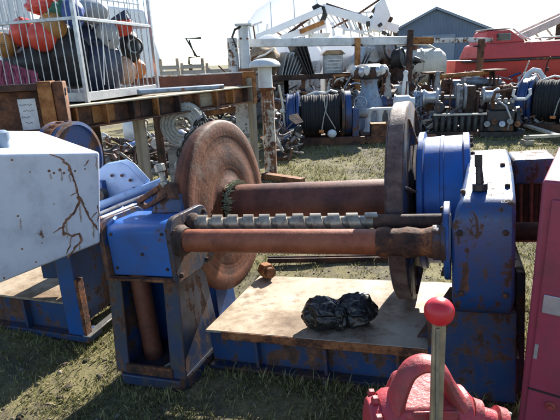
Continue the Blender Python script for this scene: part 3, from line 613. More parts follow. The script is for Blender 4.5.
lp = thing('steel_tube', 'grey steel tube lying along the wagon frame deck', 'tube', at(138, 92, 5.35))
MB().cyl((0, 0, 0), at(223, 86.5, 6.2) - at(138, 92, 5.35), .030, n=18).build('tube_wall', M['grey_blue'], lp)

# ================================================================== GALVANISED CAGE
CF = Vector((-1.79, 4.62, ZT)); dL = Vector((-.957, .29, 0)).normalized(); dR = Vector((.27, .963, 0)).normalized()
CG = thing('wire_cage', 'galvanised steel bar cage full of fishing floats on the wagon frame', 'cage', CF)
LL, LR, HC = 1.3, 1.36, 1.15
def post(p, w=.036): MB().beam(p, p + Z_ * HC, w, w, up=dL).build('post', M['galv'], CG, bev=.003)
for p in (V(0, 0, 0), dL * LL, dR * LR, dL * LL + dR * LR): post(Vector(p))
def rail(p, q, z, w=.03, h=.03): MB().beam(p + Z_ * z, q + Z_ * z, w, h).build('rail', M['galv'], CG, bev=.003)
c0, cl_, cr_, cb_ = V(0, 0, 0), dL * LL, dR * LR, dL * LL + dR * LR
for p, q_, ins in ((c0, cl_, dR), (c0, cr_, dL), (cl_, cb_, -dL), (cr_, cb_, -dR)):
    e = (q_ - p).normalized() * .02
    rail(p + e, q_ - e, .055, .02, .085); rail(p + e, q_ - e, .755); rail(p + e, q_ - e, HC - .02)
    n_ = 14 if p is c0 else 10
    for k in range(1, n_):
        b0 = p.lerp(q_, k / n_) + ins * .012; MB().cyl(b0 + Z_ * .08, b0 + Z_ * (HC - .03) + V(random.uniform(-.01, .01), random.uniform(-.01, .01), 0), .0048, n=6).build('bar', M['galv'], CG)
MB().beam(dL * .02 + dR * .30 + Z_ * .15 - dL * .02, dR * .42 + Z_ * .75, .008, .008).build('brace', M['galv'], CG)
flr = MB(); flr.hexa([p + Z_ * z for z in (.012, .03) for p in (c0, cr_, cb_, cl_)]); flr.build('cage_floor', M['wood_grey'], CG)

# ---------------------------------------------------------------- floats and fenders in the cage
def blob(px, py, Y, rx, rz, m, name, label, cat, seed=0, lump=.06, group=None, eye=None, parts=True, wob=1.2):
    p = at(px, py, Y); s = Y / FPX * 1.03; r = Vector((rx * s, (rx + rz) / 2 * s, rz * s))
    t = thing(name, label, cat, p - Z_ * r.z, random.uniform(0, 6), group); t.rotation_euler = (0, 0, 0)
    MB().ball((0, 0, r.z), r, 36, 22, lambda d: 1 + lump * noise.noise(d * wob + V(seed, 0, 0)) + lump * .4 * noise.noise(d * 3.5 + V(seed, 4, 0))).build('shell', M[m], t, sharp=180)
    if eye:
        a = Vector(eye).normalized(); c = V(0, 0, r.z) + Vector((a.x * r.x, a.y * r.y, a.z * r.z)) * .97
        MB().lathe([(-.01, r.x * .22), (r.x * .10, r.x * .2), (r.x * .16, r.x * .13)], c, a, 16).build('eye_boss', M[m], t)
        MB().lathe([(0, r.x * .07), (.003, r.x * .06)], c + a * r.x * .161, a, 10).build('eye_hole', M['dark'], t)
    return t
blob(25, 33, 5.18, 13, 13, 'float_red', 'round_float', 'round red float in cage left of the blotchy ochre float', 'float', 1, .04, eye=(.1, -.5, .8))
blob(42, 37, 5.06, 13, 13, 'float_red', 'round_float', 'round red float pressed against cage bars under the ochre float', 'float', 2, .04, eye=(.8, -.3, .5))
blob(53, 26, 5.1, 12, 12, 'float_ochre', 'round_float', 'blotchy ochre round float above the red floats in cage', 'float', 3, .05, eye=(0, -.6, .7))
blob(4, 45, 5.12, 10, 11, 'float_ochre', 'round_float', 'orange-brown float with dark eye hole at far left of cage', 'float', 4, .05, eye=(.35, -.93, 0))
blob(44, 6, 5.15, 15, 9, 'float_red', 'red_bundle', 'bright red cloth bundle on top of the cage load', 'bundle', 5, .28, wob=2.5)
blob(58, 12, 5.2, 15, 10, 'rope_green', 'net_bundle', 'green netting bundle beside the red cloth in cage', 'net', 6, .25, wob=3)
blob(73, 13, 5.0, 9, 13, 'blue_cloth', 'cloth_bundle', 'bright blue cloth bundle next to the cage corner post', 'bundle', 7, .18, wob=2)
for i, (x, y, Y, rx, rz, l) in enumerate(((42, 66, 5.32, 24, 24, 'big black round fender behind the pink net in cage'), (72, 58, 5.3, 20, 26, 'black fender behind the cage corner post'), (100, 66, 5.42, 21, 24, 'largest dark navy fender right of the cage corner post'),
        (22, 64, 5.5, 15, 18, 'black fender behind the pink net at left end of cage'), (88, 45, 5.5, 20, 22, 'dark navy fender under the grey fender in cage'), (130, 47, 5.75, 9, 14, 'black fender under the red and blue pouch in cage'))):
    blob(x, y, Y, rx, rz, 'float_navy' if i in (2, 4) else 'black', 'fender', l, 'fender', 20 + i, .16, 'dark fenders in the cage', eye=(.2, -.5, .84))
blob(93, 12, 5.35, 14, 11, 'float_grey', 'fender', 'pale grey fender high in cage right of corner post', 'fender', 30, .12)
blob(107, 36, 5.42, 11, 13, 'float_grey', 'fender', 'small pale grey pear fender in middle of cage', 'fender', 31, .10, eye=(.4, -.8, -.3))
pp = at(121, 22, 5.6); pt = thing('pouch', 'red pouch with navy flap in upper right of cage', 'pouch', pp - Z_ * .15)
MB().ball((0, 0, .11), (.13, .10, .115), 28, 18, lambda d: 1 + .10 * noise.noise(d * 2)).build('body', M['float_red'], pt, sharp=180)
MB().hexa([V(-.13, -.10, .15), V(.11, -.10, .17), V(.11, .1, .17), V(-.13, .1, .15), V(-.06, -.06, .20), V(.075, -.05, .275), V(.075, .05, .275), V(-.06, .06, .20)]).build('flap', M['float_navy'], pt, bev=.015)
rc = thing('hose_coil', 'small black coil hanging by the orange float in cage', 'coil', at(135, 46, 5.62))
for k in range(3): MB().ring((0, -.02 + .02 * k, 0), V(.5, -1, .1), .085 - .008 * k, .012, 24, 6).build('turn', M['rope'] if k == 1 else M['black'], rc)
blob(124, 71, 5.62, 11, 13, 'float_peach', 'round_float', 'faded peach oval float low in right side of cage', 'float', 33, .04, eye=(.2, -.4, .9))
blob(137, 69, 5.8, 8.5, 9, 'float_orange', 'round_float', 'small orange float at right end of cage', 'float', 34, .04, eye=(.1, -.3, .9))
pn = MB()
for k in range(70):
    x0 = random.uniform(-.32, .30); p = V(x0, random.uniform(-.04, .05), .36 - abs(x0) * .5 + random.uniform(-.06, .04)); q_ = V(x0 * 1.25 + random.uniform(-.04, .04), random.uniform(-.10, .03), random.uniform(.0, .06))
    pn.tube([p, p.lerp(q_, .4) + V(random.uniform(-.03, .03), -.04, 0), q_], [.016, .022, .014], 5)
pn.ball((0, .05, .15), (.32, .10, .2), 24, 14, lambda d: 1 + .2 * noise.noise(d * 4))
tag(pn.build('fishing_net', M['pink_net'], loc=Vector((at(6, 80, 5.02).x, 5.02, ZT + .035))), 'faded pink fishing net piled at left end of cage', 'fishing net')

# ================================================================== COIL, VENTILATOR, BITS BEHIND THE WINCH
rcx = thing('rope_coil', 'upright coil of pale thick rope behind the big rusty flange', 'rope coil', at(186, 150, 5.6))
for k in range(12):
    MB().ring((0, -.06 + .05 * (k % 3), .30), V(.35, -1, .15), .12 + .038 * (k // 3) + .006 * (k % 3), .024, 36, 7).build('rope_turn', M['rope'], rcx)
MB().bb(-.2, .2, -.1, .12, -at(186, 150, 5.6).z, .02).build('timber_block', M['wood_grey'], rcx)
chx = thing('chain', 'dark chain hanging in front of the pale rope coil', 'chain', at(182, 143, 5.2))
pth = [at(x, y, 5.2) - at(182, 143, 5.2) for x, y in ((178, 165), (180, 152), (184, 142), (189, 135), (195, 129), (198, 122), (204, 117), (206, 128))]
for k in range(15):
    t = k / 15 * (len(pth) - 1); i = int(t); p = pth[i].lerp(pth[i + 1], t - i); d = (pth[i + 1] - pth[i]).normalized(); sd = V(0, 1, 0) if k % 2 else d.cross(V(0, 1, 0)).normalized()
    MB().tube([p + d * .052 * math.cos(a) + sd * .03 * math.sin(a) for a in np.linspace(0, 2 * math.pi, 13)[:-1]], .011, 6, True).build('link', M['dark'] if k % 4 else M['galv'], chx)
vp = Vector((-.13, 7.05, 0)); vt = thing('mushroom_ventilator', 'white mushroom ship ventilator on flaking rusty trunk', 'ventilator', vp)
MB().lathe([(1.60, .17), (1.585, .205), (1.59, .222), (1.615, .226), (1.65, .205), (1.685, .15), (1.70, .09), (1.705, .02)], (0, 0, 0), Z_, 40).build('cap', M['white'], vt)
MB().lathe([(1.30, .105), (1.31, .102), (1.60, .10)], (0, 0, 0), Z_, 32).build('stem', M['white'], vt)
MB().lathe([(-.03, .10), (.3, .094), (.5, .10), (.8, .09), (1.0, .098), (1.26, .092), (1.262, .125), (1.30, .125)], (.02, .03, 0), Z_, 9).build('trunk', M['trunk'], vt, bev=.01)
wbd = thing('white_board', 'pale flaking board leaning behind the rusty wagon end', 'board', gp(243, 148) * .72 + V(0, 0, .0))
wbd.location = (-.47, 6.9, -.01); MB().hexa([V(-.11, -.02, 0), V(.12, -.02, 0), V(.12, .01, 0), V(-.11, .01, 0), V(-.12, .06, 1.26), V(.11, .06, 1.26), V(.11, .09, 1.26), V(-.12, .09, 1.26)]).build('panel', M['white_flaky'], wbd, bev=.004)
MB().bb(-.12, .12, -.035, -.022, .62, .68).build('batten', M['wood_grey'], wbd)
# planks and posts under the wagon, seen beside the flange
def plank(px, py, L, rz, w, h, m, label, z=0, group=None, tilt=0):
    p = gp(px, py, z); o = MB().box((0, 0, h / 2), (L, w, h)).build('timber_plank', M[m], loc=(p.x, p.y, z + gz(p.x, p.y) if z == 0 else z), rz=rz, bev=.006)
    o.rotation_euler.y = tilt; return tag(o, label, 'plank', group)
G1 = 'timbers under the wagon frame'
plank(150, 168, 1.7, R_(15), .15, .08, 'wood', 'mossy timber nearest the rusty flange under the wagon', 0, G1); plank(140, 175, 1.5, R_(8), .14, .07, 'wood_grey', 'grey timber in front of the mossy timber by blue arm', 0, G1)
plank(125, 157, 2.2, R_(20), .16, .12, 'wood', 'long timber behind the pale pipe under the wagon', 0, G1); plank(160, 150, 2.0, R_(5), .18, .16, 'wood_grey', 'thick grey timber far under the wagon beside rope coil', 0, G1)
pp = gp(136, 157); pq = thing('pipe', 'short pale blue pipe lying among timbers under the wagon', 'pipe', (pp.x, pp.y, .18)); MB().lathe([(0, .05), (0, .085), (.5, .085), (.5, .05), (.02, .05)], (-.22, -.2, 0), V(.8, .5, .18), 24, cap=False).build('pipe_wall', M['blue_pale'], pq)
pb = thing('white_drum', 'white plastic barrel standing under the wagon frame', 'barrel', gp(138, 153)); MB().lathe([(0, .2), (.02, .22), (.3, .23), (.32, .215), (.34, .23), (.6, .23), (.66, .19), (.68, .1)], (0, 0, 0), Z_, 32).build('shell', M['white'], pb); MB().lathe([(.68, .05), (.71, .05)], (.08, 0, 0), Z_, 14).build('lid', M['black'], pb)
for i, (x, y, s) in enumerate(((171, 163, .14), (164, 158, .12), (178, 168, .15), (168, 171, .11))):
    p = gp(x, y); o = MB().ball((0, 0, s * .6), (s, s * .8, s * .62), 14, 9, lambda d: 1 + .3 * noise.noise(d * 1.8 + V(i, 0, 0))).build('rubble_lump', M['dark'], loc=p); tag(o, ('middle dark rubble lump', 'farthest dark rubble lump', 'largest dark rubble lump', 'nearest small dark rubble lump')[i] + ' on the ground left of the rusty flange', 'rubble', 'rubble lumps beside the flange')
# steel rail on the grass behind the winch plate
rl = thing('steel_rail', 'thin rusty rail lying on the grass behind the winch plate', 'rail', gp(268, 264)); e_ = gp(398, 262) - gp(268, 264)
for o2 in (0, .05): MB().beam(V(0, o2, .03), e_ + V(0, o2, .03), .022, .04).build('rail_bar', M['rust_dark'], rl, bev=.004)
sb = MB(); sb.beam(gp(264, 179) - gp(264, 179) + V(0, 0, .05), gp(303, 185) - gp(264, 179) + V(0, 0, .05), .12, .09)
tag(sb.build('rusty_channel', M['rust'], loc=gp(264, 179), bev=.006), 'short rusty steel channel on grass right of the big flange', 'steel channel')

# ================================================================== BACKGROUND YARD
def G(x, y): p = gp(x, y); return Vector((p.x, p.y, 0))
def faceto(p): return math.atan2(p.y, p.x) - math.pi / 2      # local +y looks away from the camera
class K:
    """a thing on the ground with easy part makers, local metres: x right, y away, z up"""
    def __init__(s, name, label, cat, loc, rz=0, group=None): s.t = thing(name, label, cat, loc, rz, group)
    def box(s, n, m, x0, x1, y0, y1, z0, z1, bev=.008, par=None): return MB().bb(x0, x1, y0, y1, z0, z1).build(n, M[m], par or s.t, bev=bev)
    def cyl(s, n, m, p, q, r, r1=None, k=20, par=None): return MB().cyl(p, q, r, r1, k).build(n, M[m], par or s.t)
    def lathe(s, n, m, prof, o, ax, k=36, par=None, cap=True): return MB().lathe(prof, o, ax, k, cap).build(n, M[m], par or s.t)
    def tube(s, n, m, path, r, k=8, par=None): return MB().tube(path, r, k).build(n, M[m], par or s.t)
    def beam(s, n, m, p, q, w, h, bev=.005, par=None): return MB().beam(p, q, w, h).build(n, M[m], par or s.t, bev=bev)
    def poly(s, n, m, pts, o, ex, ey, ez, bev=.006, par=None): return MB().prism(pts, o, ex, ey, ez).build(n, M[m], par or s.t, bev=bev)
    def ball(s, n, m, c, r, fn=None, par=None): return MB().ball(c, r, 20, 12, fn).build(n, M[m], par or s.t, sharp=180)

# ---- blue winch with black rope drum
p = Vector((.93, 9.85, 0)); k = K('deck_winch', 'blue winch wound with black rope on rusty skid across the grass', 'winch', p, R_(-4))
for y in (-.42, .42): k.box('skid_beam', 'rust_dark', -.88, .92, y - .07, y + .07, 0, .17)
for x in (-.8, 0, .75): k.box('cross_beam', 'rust_dark', x, x + .1, -.35, .35, .02, .15)
k.cyl('barrel', 'rust_dark', (-.5, 0, .62), (.45, 0, .62), .2)
dr = MB()
for i in range(17): dr.ring((-.40 + i * .048, 0, .62), X, .40 + .012 * math.sin(i * 1.7), .030, 40, 6)
dr.lathe([(0, .38), (.8, .38)], (-.42, 0, .62), X, 40); dr.build('wound_rope', M['rope_dark'], k.t)
k.lathe('flange', 'blue_far', [(0, .1), (0, .50), (.02, .51), (.05, .51), (.06, .49), (.06, .1)], (-.53, 0, .62), X, 56); k.lathe('brake_drum', 'blue_far', [(0, .2), (0, .46), (.03, .48), (.05, .45), (.15, .45), (.17, .48), (.2, .48), (.2, .2)], (-.75, 0, .62), X, 56)
k.lathe('flange', 'black_machine', [(0, .1), (0, .52), (.02, .53), (.06, .53), (.07, .5), (.07, .1)], (.44, 0, .62), X, 56); k.lathe('rim_band', 'blue_far', [(0, .47), (.0, .49), (.12, .49), (.12, .47)], (.52, 0, .62), X, 48)
k.poly('end_stand', 'blue_far', [(-.34, .17), (.34, .17), (.2, .72), (-.2, .72)], (.70, 0, 0), Y_, Z_, X * .08); k.poly('end_stand', 'blue_far', [(-.38, .17), (.38, .17), (.2, .7), (-.2, .7)], (-.84, 0, 0), Y_, Z_, X * .07)
k.box('front_guard', 'blue_far', .66, .80, -.45, -.40, .17, .75); k.lathe('motor', 'grey', [(0, .1), (.05, .12), (.2, .12), (.25, .08)], (.78, 0, .62), X, 24)
k.tube('air_hose', 'white', [V(-.3, -.2, 1.06), V(-.1, -.25, 1.13), V(.1, -.2, 1.09), V(.2, -.28, 1.15), V(.35, -.2, 1.1)], .022); k.tube('lashing', 'rope', [V(0, -.44, .3), V(.05, -.46, .6), V(.12, -.40, .85), V(.14, -.2, 1.02)], .012); k.tube('lashing', 'rope', [V(.3, -.44, .35), V(.1, -.46, .7), V(.06, -.3, 1.0)], .012)
k.ball('stone_weight', 'paper', (.22, -.50, .26), (.10, .09, .09)); k.box('orange_tag', 'float_orange', -.06, .05, -.49, -.47, .28, .34)
k.t.scale = (.93, .93, .93)
# ---- capstan with lumpy rope head
p = Vector((2.10, 10.75, 0)); k = K('capstan', 'grey-blue capstan pedestal topped by lumpy wrapped head', 'capstan', p, R_(-10))
k.lathe('pedestal', 'grey_blue', [(0.0, .3), (.05, .3), (.06, .26), (.55, .24), (.62, .31), (.95, .19), (1.12, .17), (1.22, .2)], (0, 0, 0), Z_, 8)
hd = k.lathe('head', 'dark', [(1.2, .2), (1.25, .33), (1.36, .36), (1.46, .33), (1.52, .2)], (0, 0, 0), Z_, 24)
for i in range(18):
    a = R_(20 * i); k.ball('wrapped_lump', ('galv', 'white', 'rust_dark')[i % 3], (.34 * math.cos(a), .34 * math.sin(a), 1.36 + .04 * math.sin(i * 2.1)), (.075, .075, .10), lambda d: 1 + .25 * noise.noise(d * 3), par=hd)
k.box('base', 'rust', -.42, .42, -.4, .4, -.02, .05)
# ---- white roller fairlead and rust box
p = Vector((2.28, 10.05, 0)); k = K('roller_fairlead', 'white double roller fairlead on rusty plate in front of the capstan', 'fairlead', p, R_(-6))
k.box('base_plate', 'rust', -.5, .62, -.2, .35, .05, .12); k.box('skid', 'rust_dark', -.55, .65, -.1, .25, -.02, .05)
for x in (-.32, -.08, .16): k.lathe('roller', 'white', [(.12, .09), (.14, .10), (.2, .07), (.42, .06), (.5, .07), (.55, .10), (.58, .1)], (x, .1, 0), Z_, 24)
k.box('top_plate', 'white', -.42, .26, 0, .2, .58, .63); k.lathe('motor', 'white', [(0, .12), (.03, .15), (.3, .15), (.34, .11), (.42, .1)], (.22, .12, .72), X, 24); k.lathe('hand_wheel', 'grey', [(0, .02), (.02, .02)], (-.5, .0, .75), Y_, 12)
wh = MB().ring((-.5, 0, .75), Y_, .13, .018, 28, 6); [wh.cyl((-.5, 0, .75), (-.5 + .13 * math.cos(R_(60 * i)), 0, .75 + .13 * math.sin(R_(60 * i))), .01, n=6) for i in range(6)]; wh.build('wheel_rim', M['galv'], k.t)
k.cyl('wheel_shaft', 'steel', (-.5, 0, .75), (-.4, .12, .62), .015)
k = K('rusty_tray', 'small square rusty box in front of the roller fairlead', 'box', Vector((2.12, 9.62, 0)), R_(-4)); k.box('shell', 'rust', -.2, .2, -.15, .15, 0.06, .36, .006); k.box('rim', 'rust_orange', -.215, .215, -.165, .165, .362, .385); [k.box('foot', 'rust_dark', x - .04, x + .04, -.1, .1, -.02, .06) for x in (-.14, .14)]
k = K('steel_skid', 'long rusty empty skid lying right of the rope winch', 'skid', Vector((2.45, 9.45, 0)), R_(-2)); k.box('beam', 'rust', -.7, .75, -.06, .06, 0, .13); k.box('beam', 'rust_dark', -.7, .75, .25, .37, 0, .13); [k.box('tie', 'rust', x, x + .08, .06, .25, .02, .1) for x in (-.6, .1, .6)]

# ---- deck machines along the right: chain stoppers, windlasses, pumps
def lever_stand(x, Y, h, m, label, tilt=0):
    k = K('chain_stopper', label, 'stopper', Vector((x, Y, 0)), R_(-8))
    k.poly('frame', m, [(-.14, 0), (.14, 0), (.10, h * .5), (.07, h * .8), (.035, h), (-.035, h), (-.07, h * .8), (-.10, h * .5)], (0, -.04, 0), X, Z_, Y_ * .08); k.box('foot', 'rust_dark', -.2, .2, -.18, .18, -.02, .04)
    k.cyl('pin', 'steel', (0, -.14, h * .62), (0, .14, h * .62), .035); k.lathe('knob', m, [(0, .05), (.06, .06), (.1, .03)], (0, 0, h - .01), Z_, 16); k.lathe('collar', 'galv', [(0, .09), (.06, .09)], (0, 0, h * .36), Z_, 18)
lever_stand(2.62, 11.2, 1.22, 'grey', 'tall grey arrow-shaped stopper just right of capstan'); lever_stand(3.02, 11.2, 1.25, 'white', 'tall pale arrow-shaped stopper left of the dark red windlass'); lever_stand(3.78, 11.25, 1.2, 'grey', 'tall grey stopper beside the cream tank end')
def windlass(x, Y, rz, s, cols, label, h=.62):
    k = K('anchor_windlass', label, 'windlass', Vector((x, Y, 0)), rz)
    k.box('base', cols[0], -.75 * s, .75 * s, -.28 * s, .28 * s, -.02, .12)
    k.cyl('shaft', 'steel', (-.95 * s, 0, h), (.95 * s, 0, h), .05)
    for u in (-.5, .5): k.poly('side_frame', cols[1], [(-.26 * s, .12), (.26 * s, .12), (.12 * s, h + .12), (-.12 * s, h + .12)], (u * s - .03, 0, 0), Y_, Z_, X * .06)
    gy = k.lathe('gypsy_wheel', cols[2], [(0, .12), (0, .28), (.05, .3), (.08, .2), (.12, .2), (.15, .3), (.2, .28), (.2, .1)], (-.12 * s, 0, h), X, 28)
    for i in range(8): a = R_(45 * i); MB().box((-.02 * s, .24 * math.cos(a), h + .24 * math.sin(a)), (.09, .05, .06), Matrix.Rotation(a, 3, 'X')).build('whelp', M[cols[2]], gy)
    for sg in (-1, 1): k.lathe('warping_head', cols[3], [(0, .2), (.03, .21), (.06, .13), (.2, .12), (.28, .17), (.3, .19), (.33, .18)], (sg * .62 * s, 0, h), X * sg, 28)
    k.box('gear_case', cols[1], .12 * s, .42 * s, -.22 * s, .25 * s, .12, h + .24, .03)
    k.lathe('motor', cols[0], [(0, .1), (.02, .14), (.3, .14), (.34, .1)], (.27 * s, .25 * s, h - .1), Y_, 20); k.tube('brake_lever', 'rust', [V(-.3 * s, -.25, .2), V(-.32 * s, -.3, .8), V(-.3 * s, -.28, h + .5)], .018)
    return k
windlass(3.25, 10.9, R_(-20), .8, ('rust_dark', 'rust', 'grey_blue', 'blue_far'), 'dark red windlass with blue warping heads behind the blue brake drum')
windlass(4.02, 10.45, R_(-14), .72, ('dark', 'rust_dark', 'grey', 'galv'), 'brown windlass with bright grey warping heads left of the black pump', .75)
rope_winch = [o for o in sc.objects if o.get('label', '').startswith('blue winch wound with black rope')][0]
dup(rope_winch, (6.05, 10.2, 0), R_(-38), 'black rope drum winch at the right edge under the white bent pipework', 1.0)
windlass(5.3, 11.0, R_(-20), .75, ('black_machine', 'rust_dark', 'rust', 'dark'), 'dark windlass with rusty wheel between the pump and right rope winch', .65)
windlass(2.95, 12.6, R_(10), .9, ('rust', 'white_flaky', 'rust', 'grey'), 'flaking white windlass with rusty wheel in row behind the stoppers', .7); windlass(4.6, 12.9, R_(-5), .9, ('rust', 'grey_blue', 'rust', 'grey'), 'grey-blue windlass under the lying rusty pole', .75)
windlass(5.4, 12.4, R_(12), .8, ('rust_dark', 'rust_dark', 'dark', 'grey'), 'brown windlass in front of the red lifeboat', .7)
k = K('hydraulic_pump', 'black oily pump engine with pipes standing right of the brown windlass with grey heads', 'pump', Vector((4.65, 9.75, 0)), R_(-18))
k.box('bed', 'dark', -.42, .42, -.25, .25, -.02, .10); k.box('block', 'black_machine', -.30, .22, -.2, .2, .10, .52, .03); k.box('head', 'dark', -.26, .18, -.16, .16, .52, .66, .03)
for i in range(4): k.lathe('cylinder_cover', 'steel', [(0, .05), (.05, .055), (.09, .03)], (-.2 + i * .12, 0, .66), Z_, 14)
k.lathe('flywheel', 'dark', [(0, .05), (0, .24), (.06, .25), (.06, .05)], (.24, 0, .34), X, 32); k.tube('exhaust', 'rust', [V(-.2, -.2, .6), V(-.24, -.3, .75), V(-.2, -.3, .9), V(.1, -.28, .94)], .035); k.tube('feed_pipe', 'galv', [V(.1, -.22, .15), V(.12, -.3, .4), V(.02, -.28, .62), V(-.1, -.2, .7)], .018)
for i in range(5): k.lathe('valve', ('steel', 'rust', 'galv')[i % 3], [(0, .03), (.05, .035), (.06, .06), (.075, .06), (.08, .02), (.12, .02)], (-.3 + .14 * i, -.22, .25 + .05 * (i % 2)), V(0, -1, .3), 12)
k.tube('yoke', 'white', [V(.2, .1, .92), V(.18, .1, .8), V(.26, .1, .72), V(.42, .1, .72), V(.5, .1, .82), V(.48, .1, .92)], .03)
k = K('roller_bed', 'low bed of dark green rollers in front of the grey-headed windlass', 'rollers', Vector((3.85, 9.95, 0)), R_(-12)); k.box('frame', 'rust_dark', -.55, .5, -.2, .2, -.02, .10); k.box('top_rail', 'cream', -.55, .5, -.2, -.16, .44, .48)
for i in range(8): k.lathe('roller', 'dark', [(.10, .05), (.12, .055), (.42, .055), (.44, .04)], (-.48 + i * .13, -.1, 0), Z_, 14)
k = K('steel_girder', 'long dark rusty girder behind the black pump engine', 'girder', Vector((6.0, 11.6, 0)), R_(-6)); k.box('web', 'rust_dark', -1.3, .9, -.03, .03, .06, .72); k.box('flange', 'rust', -1.3, .9, -.16, .16, .72, .76); k.box('flange', 'rust_dark', -1.3, .9, -.16, .16, 0, .06); [k.box('stiffener', 'rust', x, x + .02, -.15, -.03, .06, .72) for x in (-1.1, -.5, .1, .6)]
ch = thing('anchor_chain', 'heavy bright chain lying along the top of the dark girder', 'chain', Vector((6.0, 11.6, .79)), R_(-6))
for i in range(17):
    a = V(-1.0 + i * .095, -.03 + .03 * math.sin(i), .02 + .015 * (i % 2)); ln = [a + V(.07 * math.cos(t), (.04 * math.sin(t) if i % 2 else 0), (0 if i % 2 else .04 * math.sin(t)) + .02) for t in np.linspace(0, 2 * math.pi, 15)[:-1]]
    MB().tube(ln, .014, 6, True).build('link', M['galv'] if i % 4 else M['rust'], ch)
ch2 = thing('anchor_chain', 'bright chain lying on the grass left of the timber lattice', 'chain', G(505, 132))
for i in range(14):
    a = V(-.5 + i * .095, .05 * math.sin(i * .7), .03); ln = [a + V(.07 * math.cos(t), (.04 * math.sin(t) if i % 2 else 0), (0 if i % 2 else .04 * math.sin(t))) for t in np.linspace(0, 2 * math.pi, 15)[:-1]]
    MB().tube(ln, .015, 6, True).build('link', M['cream'], ch2)
def pole(name, label, cat, p, q, r, m, cap=None, group=None):
    p, q = Vector(p), Vector(q); t = thing(name, label, cat, p, 0, group); MB().cyl(V(0, 0, 0), q - p, r, n=20).build('shaft', M[m], t); d = (q - p).normalized()
    MB().lathe([(-.01, r * 1.25), (.04, r * 1.25)], V(0, 0, 0), d, 20).build('collar', M[cap or m], t); return t
pole('steel_pole', 'rusty pole lying level above the grey-headed windlass', 'pole', at(436, 77, 11.7), at(489, 72.5, 12), .055, 'rust_orange', 'rust'); pole('hydraulic_cylinder', 'grey hydraulic cylinder lying above the black pump engine', 'cylinder', at(463, 80, 12.1), at(500, 82, 12.1), .085, 'grey_blue', 'galv')
pole('steel_pole', 'thin dark pole sloping over the dark girder', 'pole', at(478, 90, 11.4), at(528, 83, 11.4), .03, 'rust', 'rust_dark'); pole('steel_pole', 'thin dark red pole under the grey hydraulic cylinder', 'pole', at(458, 94, 11.8), at(497, 95, 11.8), .03, 'rust_dark')
# trestles that carry those poles
for i, (x, l) in enumerate(((3.85, 'rusty trestle carrying the left end of the level rusty pole'), (5.35, 'rusty trestle carrying the right end of the poles'))):
    k = K('trestle', l, 'trestle', Vector((x, 11.95, 0)), 0); k.beam('leg', 'rust_dark', (-.16, -.25, 0), (-.03, 0, 1.22), .05, .05); k.beam('leg', 'rust_dark', (.16, -.25, 0), (.03, 0, 1.22), .05, .05); k.beam('leg', 'rust_dark', (0, .3, 0), (0, .02, 1.22), .05, .05); k.box('head', 'rust', -.2, .2, -.35, .25, 1.22, 1.26); k.beam('tie', 'rust', (-.12, -.2, .35), (.12, -.2, .35), .03, .03)
# white bent pipe frame at right
wp = thing('bent_pipework', 'white bent pipework leaning over the right rope winch', 'pipework', Vector((6.0, 10.9, 0)))
P6 = [at(x, y, 10.9) - wp.location for x, y in ((514, 92), (522, 83), (528, 74), (533, 70), (539, 71), (544, 79), (549, 90), (556, 98), (562, 104))]
MB().tube(P6, .055, 12).build('outer_pipe', M['white'], wp); MB().tube([at(x, y, 10.92) - wp.location for x, y in ((530, 77), (535, 75), (539, 83), (543, 91))], .04, 10).build('inner_pipe', M['white'], wp)
for x, y in ((532, 75), (538, 84)): MB().beam(at(x - 3, y, 10.9) - wp.location, at(x + 4, y + 1, 10.9) - wp.location, .03, .03).build('rung', M['grey'], wp)
for x, y in ((515, 92), (561, 104)): MB().cyl(at(x, y, 10.9) - wp.location, (at(x, y, 10.9) - wp.location) * V(1, 1, 0).x if False else Vector(((at(x, y, 10.9) - wp.location).x, 0, 0)), .045, n=12).build('leg', M['rust_dark'], wp)
k = K('silver_tank', 'bright silver tank at the right edge beyond the timber lattice', 'tank', Vector((7.05, 10.9, 0)), 0); k.lathe('shell', 'galv', [(.3, .05), (.33, .2), (.4, .27), (1.2, .27), (1.28, .2), (1.32, .05)], (0, 0, 0), Z_, 28); [k.box('leg', 'rust', x - .03, x + .03, -.03, .03, -.02, .42) for x in (-.2, .2)]
# pale timber frame on the grass
tf = thing('timber_lattice', 'pale timber lattice of flat planks lying on the grass at right', 'timber lattice', G(520, 136))
def tp(a, b): 
    A_, B_ = G(*a) - tf.location, G(*b) - tf.location; MB().beam(A_ + V(0, 0, .12), B_ + V(0, 0, .12), .11, .05).build('timber', M['wood_pale'], tf, bev=.005)
tp((497, 131), (575, 128)); tp((524, 143.5), (575, 141)); tp((524, 130.5), (556, 141.5)); 
for x, y in ((500, 131.5), (540, 130), (527, 144)): MB().box(G(x, y) - tf.location + V(0, 0, .035), (.16, .2, .09)).build('block', M['wood'], tf)

# ---- cream tank
k = K('storage_tank', 'cream cylindrical tank lying left of the red lifeboat', 'tank', Vector((4.25, 15.4, 0)), R_(-3)); k.lathe('shell', 'cream', [(0, .1), (.04, .4), (.14, .5), (.5, .52), (.52, .55), (.56, .55), (.58, .52), (1.15, .52), (1.17, .55), (1.21, .55), (1.23, .52), (1.75, .52), (1.9, .4), (1.93, .1)], (-.85, 0, 1.32), X, 40)
for x in (-.4, .55): k.poly('saddle', 'grey', [(-.45, 0), (.45, 0), (.5, 1.0), (.3, .87), (0, .80), (-.3, .87), (-.5, 1.0)], (x, 0, 0), Y_, Z_, X * .12)
k.lathe('hatch', 'rust', [(0, .14), (.08, .14), (.1, .17), (.13, .17)], (.1, 0, 1.82), Z_, 20); k.tube('top_pipe', 'cream', [V(-.6, -.1, 1.95), V(-.2, -.1, 2.0), V(.5, -.1, 1.98), V(.8, -.1, 1.8)], .035); k.lathe('end_valve', 'float_ochre', [(0, .06), (.1, .07), (.12, .1), (.15, .1)], (-.92, 0, 1.45), V(-1, 0, 0), 14)
